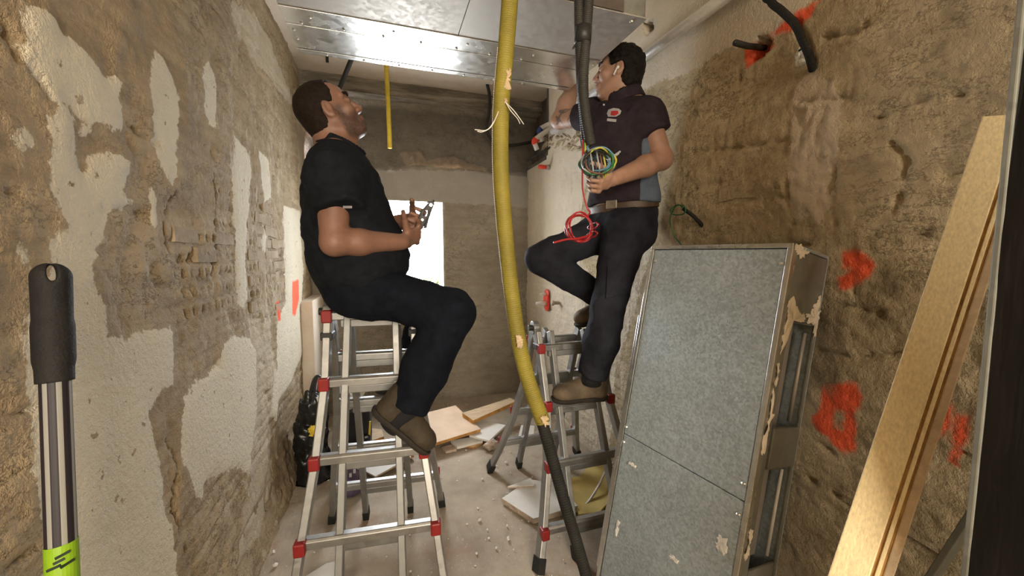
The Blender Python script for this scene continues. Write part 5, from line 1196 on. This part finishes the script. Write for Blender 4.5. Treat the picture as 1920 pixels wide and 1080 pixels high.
# cutters held in his hands
tl_ = empty('hand_tool', tuple(a1(790, 430, 1.62)), 'steel cutting pliers with two holes held up by the seated worker', 'tool')
vd = unit(ray(797, 400))
B = Blob(); B.cone(a1(786, 424, 1.625), a1(797, 401, 1.625), .017, .021, .004, side=vd, w=.28); B.cone(a1(797, 401, 1.625), a1(809, 382, 1.625), .021, .012, .004, side=vd, w=.28)
hc = a1(798, 400, 1.625); B.cone(hc-vd*.03, hc+vd*.03, .0085, .0085, .002, op='s', side=unit(a1(802, 392, 1.625)-hc), w=1.5)
hc = a1(808, 384, 1.625); B.cone(hc-vd*.03, hc+vd*.03, .0065, .0065, .002, op='s')
P, q = B.mesh(.0017); link('plate', mesh_from('plate', P, q), 'tool_steel', tl_, smooth=True)
mb = MB(); mb.tube(spline([a1(806, 390, 1.63), a1(801, 412, 1.63), a1(797, 428, 1.63)], 5), .006, 8); mb.build('lever', 'tool_steel', tl_, smooth=True)
mb = MB(); mb.tube([a1(812, 378, 1.625), a1(814, 376, 1.625)], .005, 8); mb.tube([a1(803, 380, 1.625), a1(802, 378, 1.625)], .005, 8); mb.build('jaw_tip', 'tool_steel', tl_)
mb = MB(); mb.tube([a1(792, 412, 1.625)-vd*.008, a1(792, 412, 1.625)+vd*.008], .005, 10); mb.build('pivot', 'screw_metal', tl_)

# ---- standing worker leaning back on the right wall
m2 = empty('person', tuple(a1(1090, 748, 1.64)), 'person in dark polo with blue sides standing on the short ladder against the wall', 'person', 'workers')
F2 = unit((-0.85, -0.53, 0)); L2 = V3((0.53, -0.85, 0))
H2 = a1(1159, 138, 1.71); R2 = frame((-0.80, 0.58, 0.06), (0.05, 0, 1)); S2 = 0.97
B = Blob(); g2 = head(B, H2, R2, S2); nb2 = a1(1172, 196, 1.70)
B.cone(g2(-0.035, 0, -0.04), nb2, .056, .064, .03); B.cone(g2(0.0, 0, -0.07), nb2+F2*0.02, .045, .055, .03)
T2 = [(a1(1170, 208, 1.70), .070, 1.7), (a1(1160, 250, 1.70), .105, 1.45), (a1(1163, 310, 1.70), .10, 1.4), (a1(1168, 380, 1.70), .10, 1.4), (a1(1168, 425, 1.70), .10, 1.45)]
torso_chain(B, T2, L2)
sL, eL, wL = a1(1212, 216, 1.57), a1(1241, 299, 1.515), a1(1150, 336, 1.46)
sR, eR, wR = a1(1110, 216, 1.87), a1(1049, 226, 2.09), a1(1080, 150, 2.13)
B.cone(sL, eL, .058, .046, .03); B.cone(eL, eL+(wL-eL)*.35, .046, .047, .02); B.cone(eL+(wL-eL)*.35, wL, .047, .030, .02)
B.cone(sR, eR, .058, .047, .03); B.cone(eR, eR+(wR-eR)*.4, .046, .050, .02); B.cone(eR+(wR-eR)*.4, wR, .050, .032, .02)
hipL, knL, anL = a1(1174, 430, 1.62), a1(1140, 572, 1.57), a1(1110, 706, 1.63)
hipR, knR, anR = a1(1150, 425, 1.80), a1(1016, 484, 1.90), a1(1130, 562, 1.83)
for h_, k_, a_ in ((hipL, knL, anL), (hipR, knR, anR)): B.cone(h_, k_, .072, .05, .03); B.cone(k_, a_, .048, .034, .02)
fingers(B, wL, unit(a1(1106, 352, 1.42)-wL), V3((0.15, 0.75, -0.55)), V3((-0.2, -0.55, 0.75)), [(0.75, 0.95, 0.5), (0.8, 1.0, 0.5), (0.85, 1.0, 0.5), (0.9, 1.0, 0.5)], 1.0, (0.35, 0.2))
fingers(B, wR, V3((0.25, 0.05, 1)), V3((0.7, -0.5, 0)), V3((0.3, 0.8, 0)), [(0.3, 0.4, 0.3)]*4, 1.0)
def ink2(P):
    t_ = ((P-sR)@(eR-sR))/np.dot(eR-sR, eR-sR); d_ = np.linalg.norm(P-(sR+np.clip(t_, 0, 1)[:, None]*(eR-sR)), axis=1)
    return ((t_ > 0.25) & (t_ < 0.93) & (d_ < 0.075))*(np.abs(vnoise(P, 26, 5)) < 0.13)*0.8
skin_mesh(B, m2, 'skin_fair', .0038, beard_fn(H2, R2, S2, 0.35), ink2, lip_fn(H2, R2, S2))
hair('hair', H2, R2, S2, 'hair_dark', m2, 0.013, 0.062, -0.088, 15, 0.005)
face_bits(H2, R2, S2, m2, 'hair_dark')
mb = MB(); mb.ball(g2(-0.004, 0.090, -0.012), .0075, 10, 6); mb.tube([g2(0.0, 0.093, -0.014), g2(0.012, 0.092, -0.046)], .0042, 8); mb.build('earbud', 'pipe_white', m2, smooth=True)
B = Blob()
T2s = [(a1(1168, 216, 1.70), .080, 1.75), (a1(1160, 250, 1.70), .122, 1.46), (a1(1163, 310, 1.70), .116, 1.42), (a1(1167, 372, 1.70), .116, 1.42), (a1(1168, 392, 1.70), .113, 1.42)]
torso_chain(B, T2s, L2, 0.05)
B.cone(a1(1205, 219, 1.58), a1(1118, 217, 1.85), .070, .070, .04)
seL = a1(1224, 250, 1.553); B.cone(sL, seL, .080, .076, .04, cut_b=True)
seR = sR+(eR-sR)*0.42; B.cone(sR, seR, .078, .068, .04, cut_b=True)
B.cone(g2(0.0, 0, -0.085), g2(0.0, 0, -0.03), 0.05, 0.05, 0.01, op='s')
ctr = a1(1168, 383, 1.70)
sh2 = cloth(B, 'polo_shirt', 'shirt_plum', m2, .0055, .006, 23, cuts=[(ctr, (0, 0, -1))], scale=7)
B = Blob(); torso_chain(B, T2s, L2, 0.05, 0.0035); sdir = unit(L2*0.93-F2*0.30)
mid = a1(1163, 310, 1.70)
cloth(B, 'side_panel', 'shirt_blue', m2, .0050, .006, 23, cuts=[(mid+sdir*0.108, -sdir), (a1(1180, 250, 1.7), (0, 0, 1)), (ctr, (0, 0, -1))], scale=7)
B = Blob(); cd = unit(g2(-0.01, 0, -0.03)-nb2); c0 = a1(1172, 188, 1.70)
B.cone(c0-cd*.012, c0+cd*.042, .096, .082, .004, cut_a=True, cut_b=True); B.cone(c0-cd*.03, c0+cd*.08, .087, .072, .002, op='s'); B.cone(c0+F2*0.13-cd*.0, c0+F2*0.055+cd*.06, .016, .016, .003, op='s')
cloth(B, 'collar', 'shirt_plum', m2, .0042, .001, 4)
decal('chest_emblem', 'logo_grey', m2, sh2, [(1141, 206), (1150, 203), (1160, 204), (1165, 208), (1163, 214), (1155, 219), (1140, 219), (1138, 213)])
decal('chest_emblem', 'logo_red', m2, sh2, [(1146, 209), (1152, 208), (1159, 208), (1160, 213), (1153, 217), (1145, 216)], lift=.0045)
decal('chest_lettering', 'logo_grey', m2, sh2, [(1139, 222), (1156, 224), (1155, 229), (1138, 227)])
decal('shirt_button', 'pipe_white', m2, sh2, [(1131, 195), (1134, 195), (1134, 198), (1131, 198)])
B = Blob(); bt = [(a1(1167, 381, 1.70), .121, 1.40), (a1(1168, 396, 1.70), .121, 1.42)]
B.cone(bt[0][0], bt[1][0], .125, .125, .003, side=L2, w=1.41, cut_a=True, cut_b=True); cloth(B, 'belt', 'belt_leather', m2, .005, .001, 2)
bk = a1(1168, 388, 1.70)+F2*0.127; mb = MB(); mb.box((-0.004, -0.028, -0.020), (0.006, 0.028, 0.020)); o = mb.build('buckle', 'buckle', m2, bevel=.003)
o.matrix_parent_inverse = Matrix.Identity(4); o.location = tuple(bk-np.array(m2.location)); o.rotation_euler = (0, 0, math.atan2(F2[1], F2[0]))
B = Blob(); B.cone(a1(1168, 402, 1.70), a1(1167, 440, 1.70), .118, .118, .04, side=L2, w=1.42)
B.cone(hipL, knL, .104, .078, .05); B.cone(hipR, knR, .102, .080, .05)
B.cone(knL, a1(1128, 640, 1.59), .078, .080, .03); B.cone(a1(1128, 640, 1.59), a1(1111, 703, 1.62), .080, .066, .03, cut_b=True)
B.cone(knR, anR, .080, .064, .03, cut_b=True)
tr2 = cloth(B, 'work_trousers', 'trouser_slate', m2, .0055, .007, 29, cuts=[(a1(1168, 394, 1.70), (0, 0, 1))], scale=8)
decal('cargo_pocket', 'trouser_slate', m2, tr2, [(1140, 500), (1181, 503), (1180, 548), (1136, 560)], lift=.007, thick=.006)
mb = MB(); mb.tube([a1(1111, 695, 1.62), a1(1108, 718, 1.63)], .050, 14); mb.build('sock', 'sock_black', m2, smooth=True)
mb = MB(); mb.tube([anR+(knR-anR)*0.06, anR+V3((.012, 0, -.03))], .048, 14); mb.build('sock', 'sock_black', m2, smooth=True)
boot(m2, a1(1136, 748, 1.655), a1(1030, 756, 1.668), V3((0, 0, 1)), 'boot_tan', 'boot_sole', s=1.0)
hr = a1(1170, 588, 1.84); boot(m2, hr, a1(1093, 612, 1.87), V3((0.15, 0, 1)), 'boot_tan', 'boot_sole')
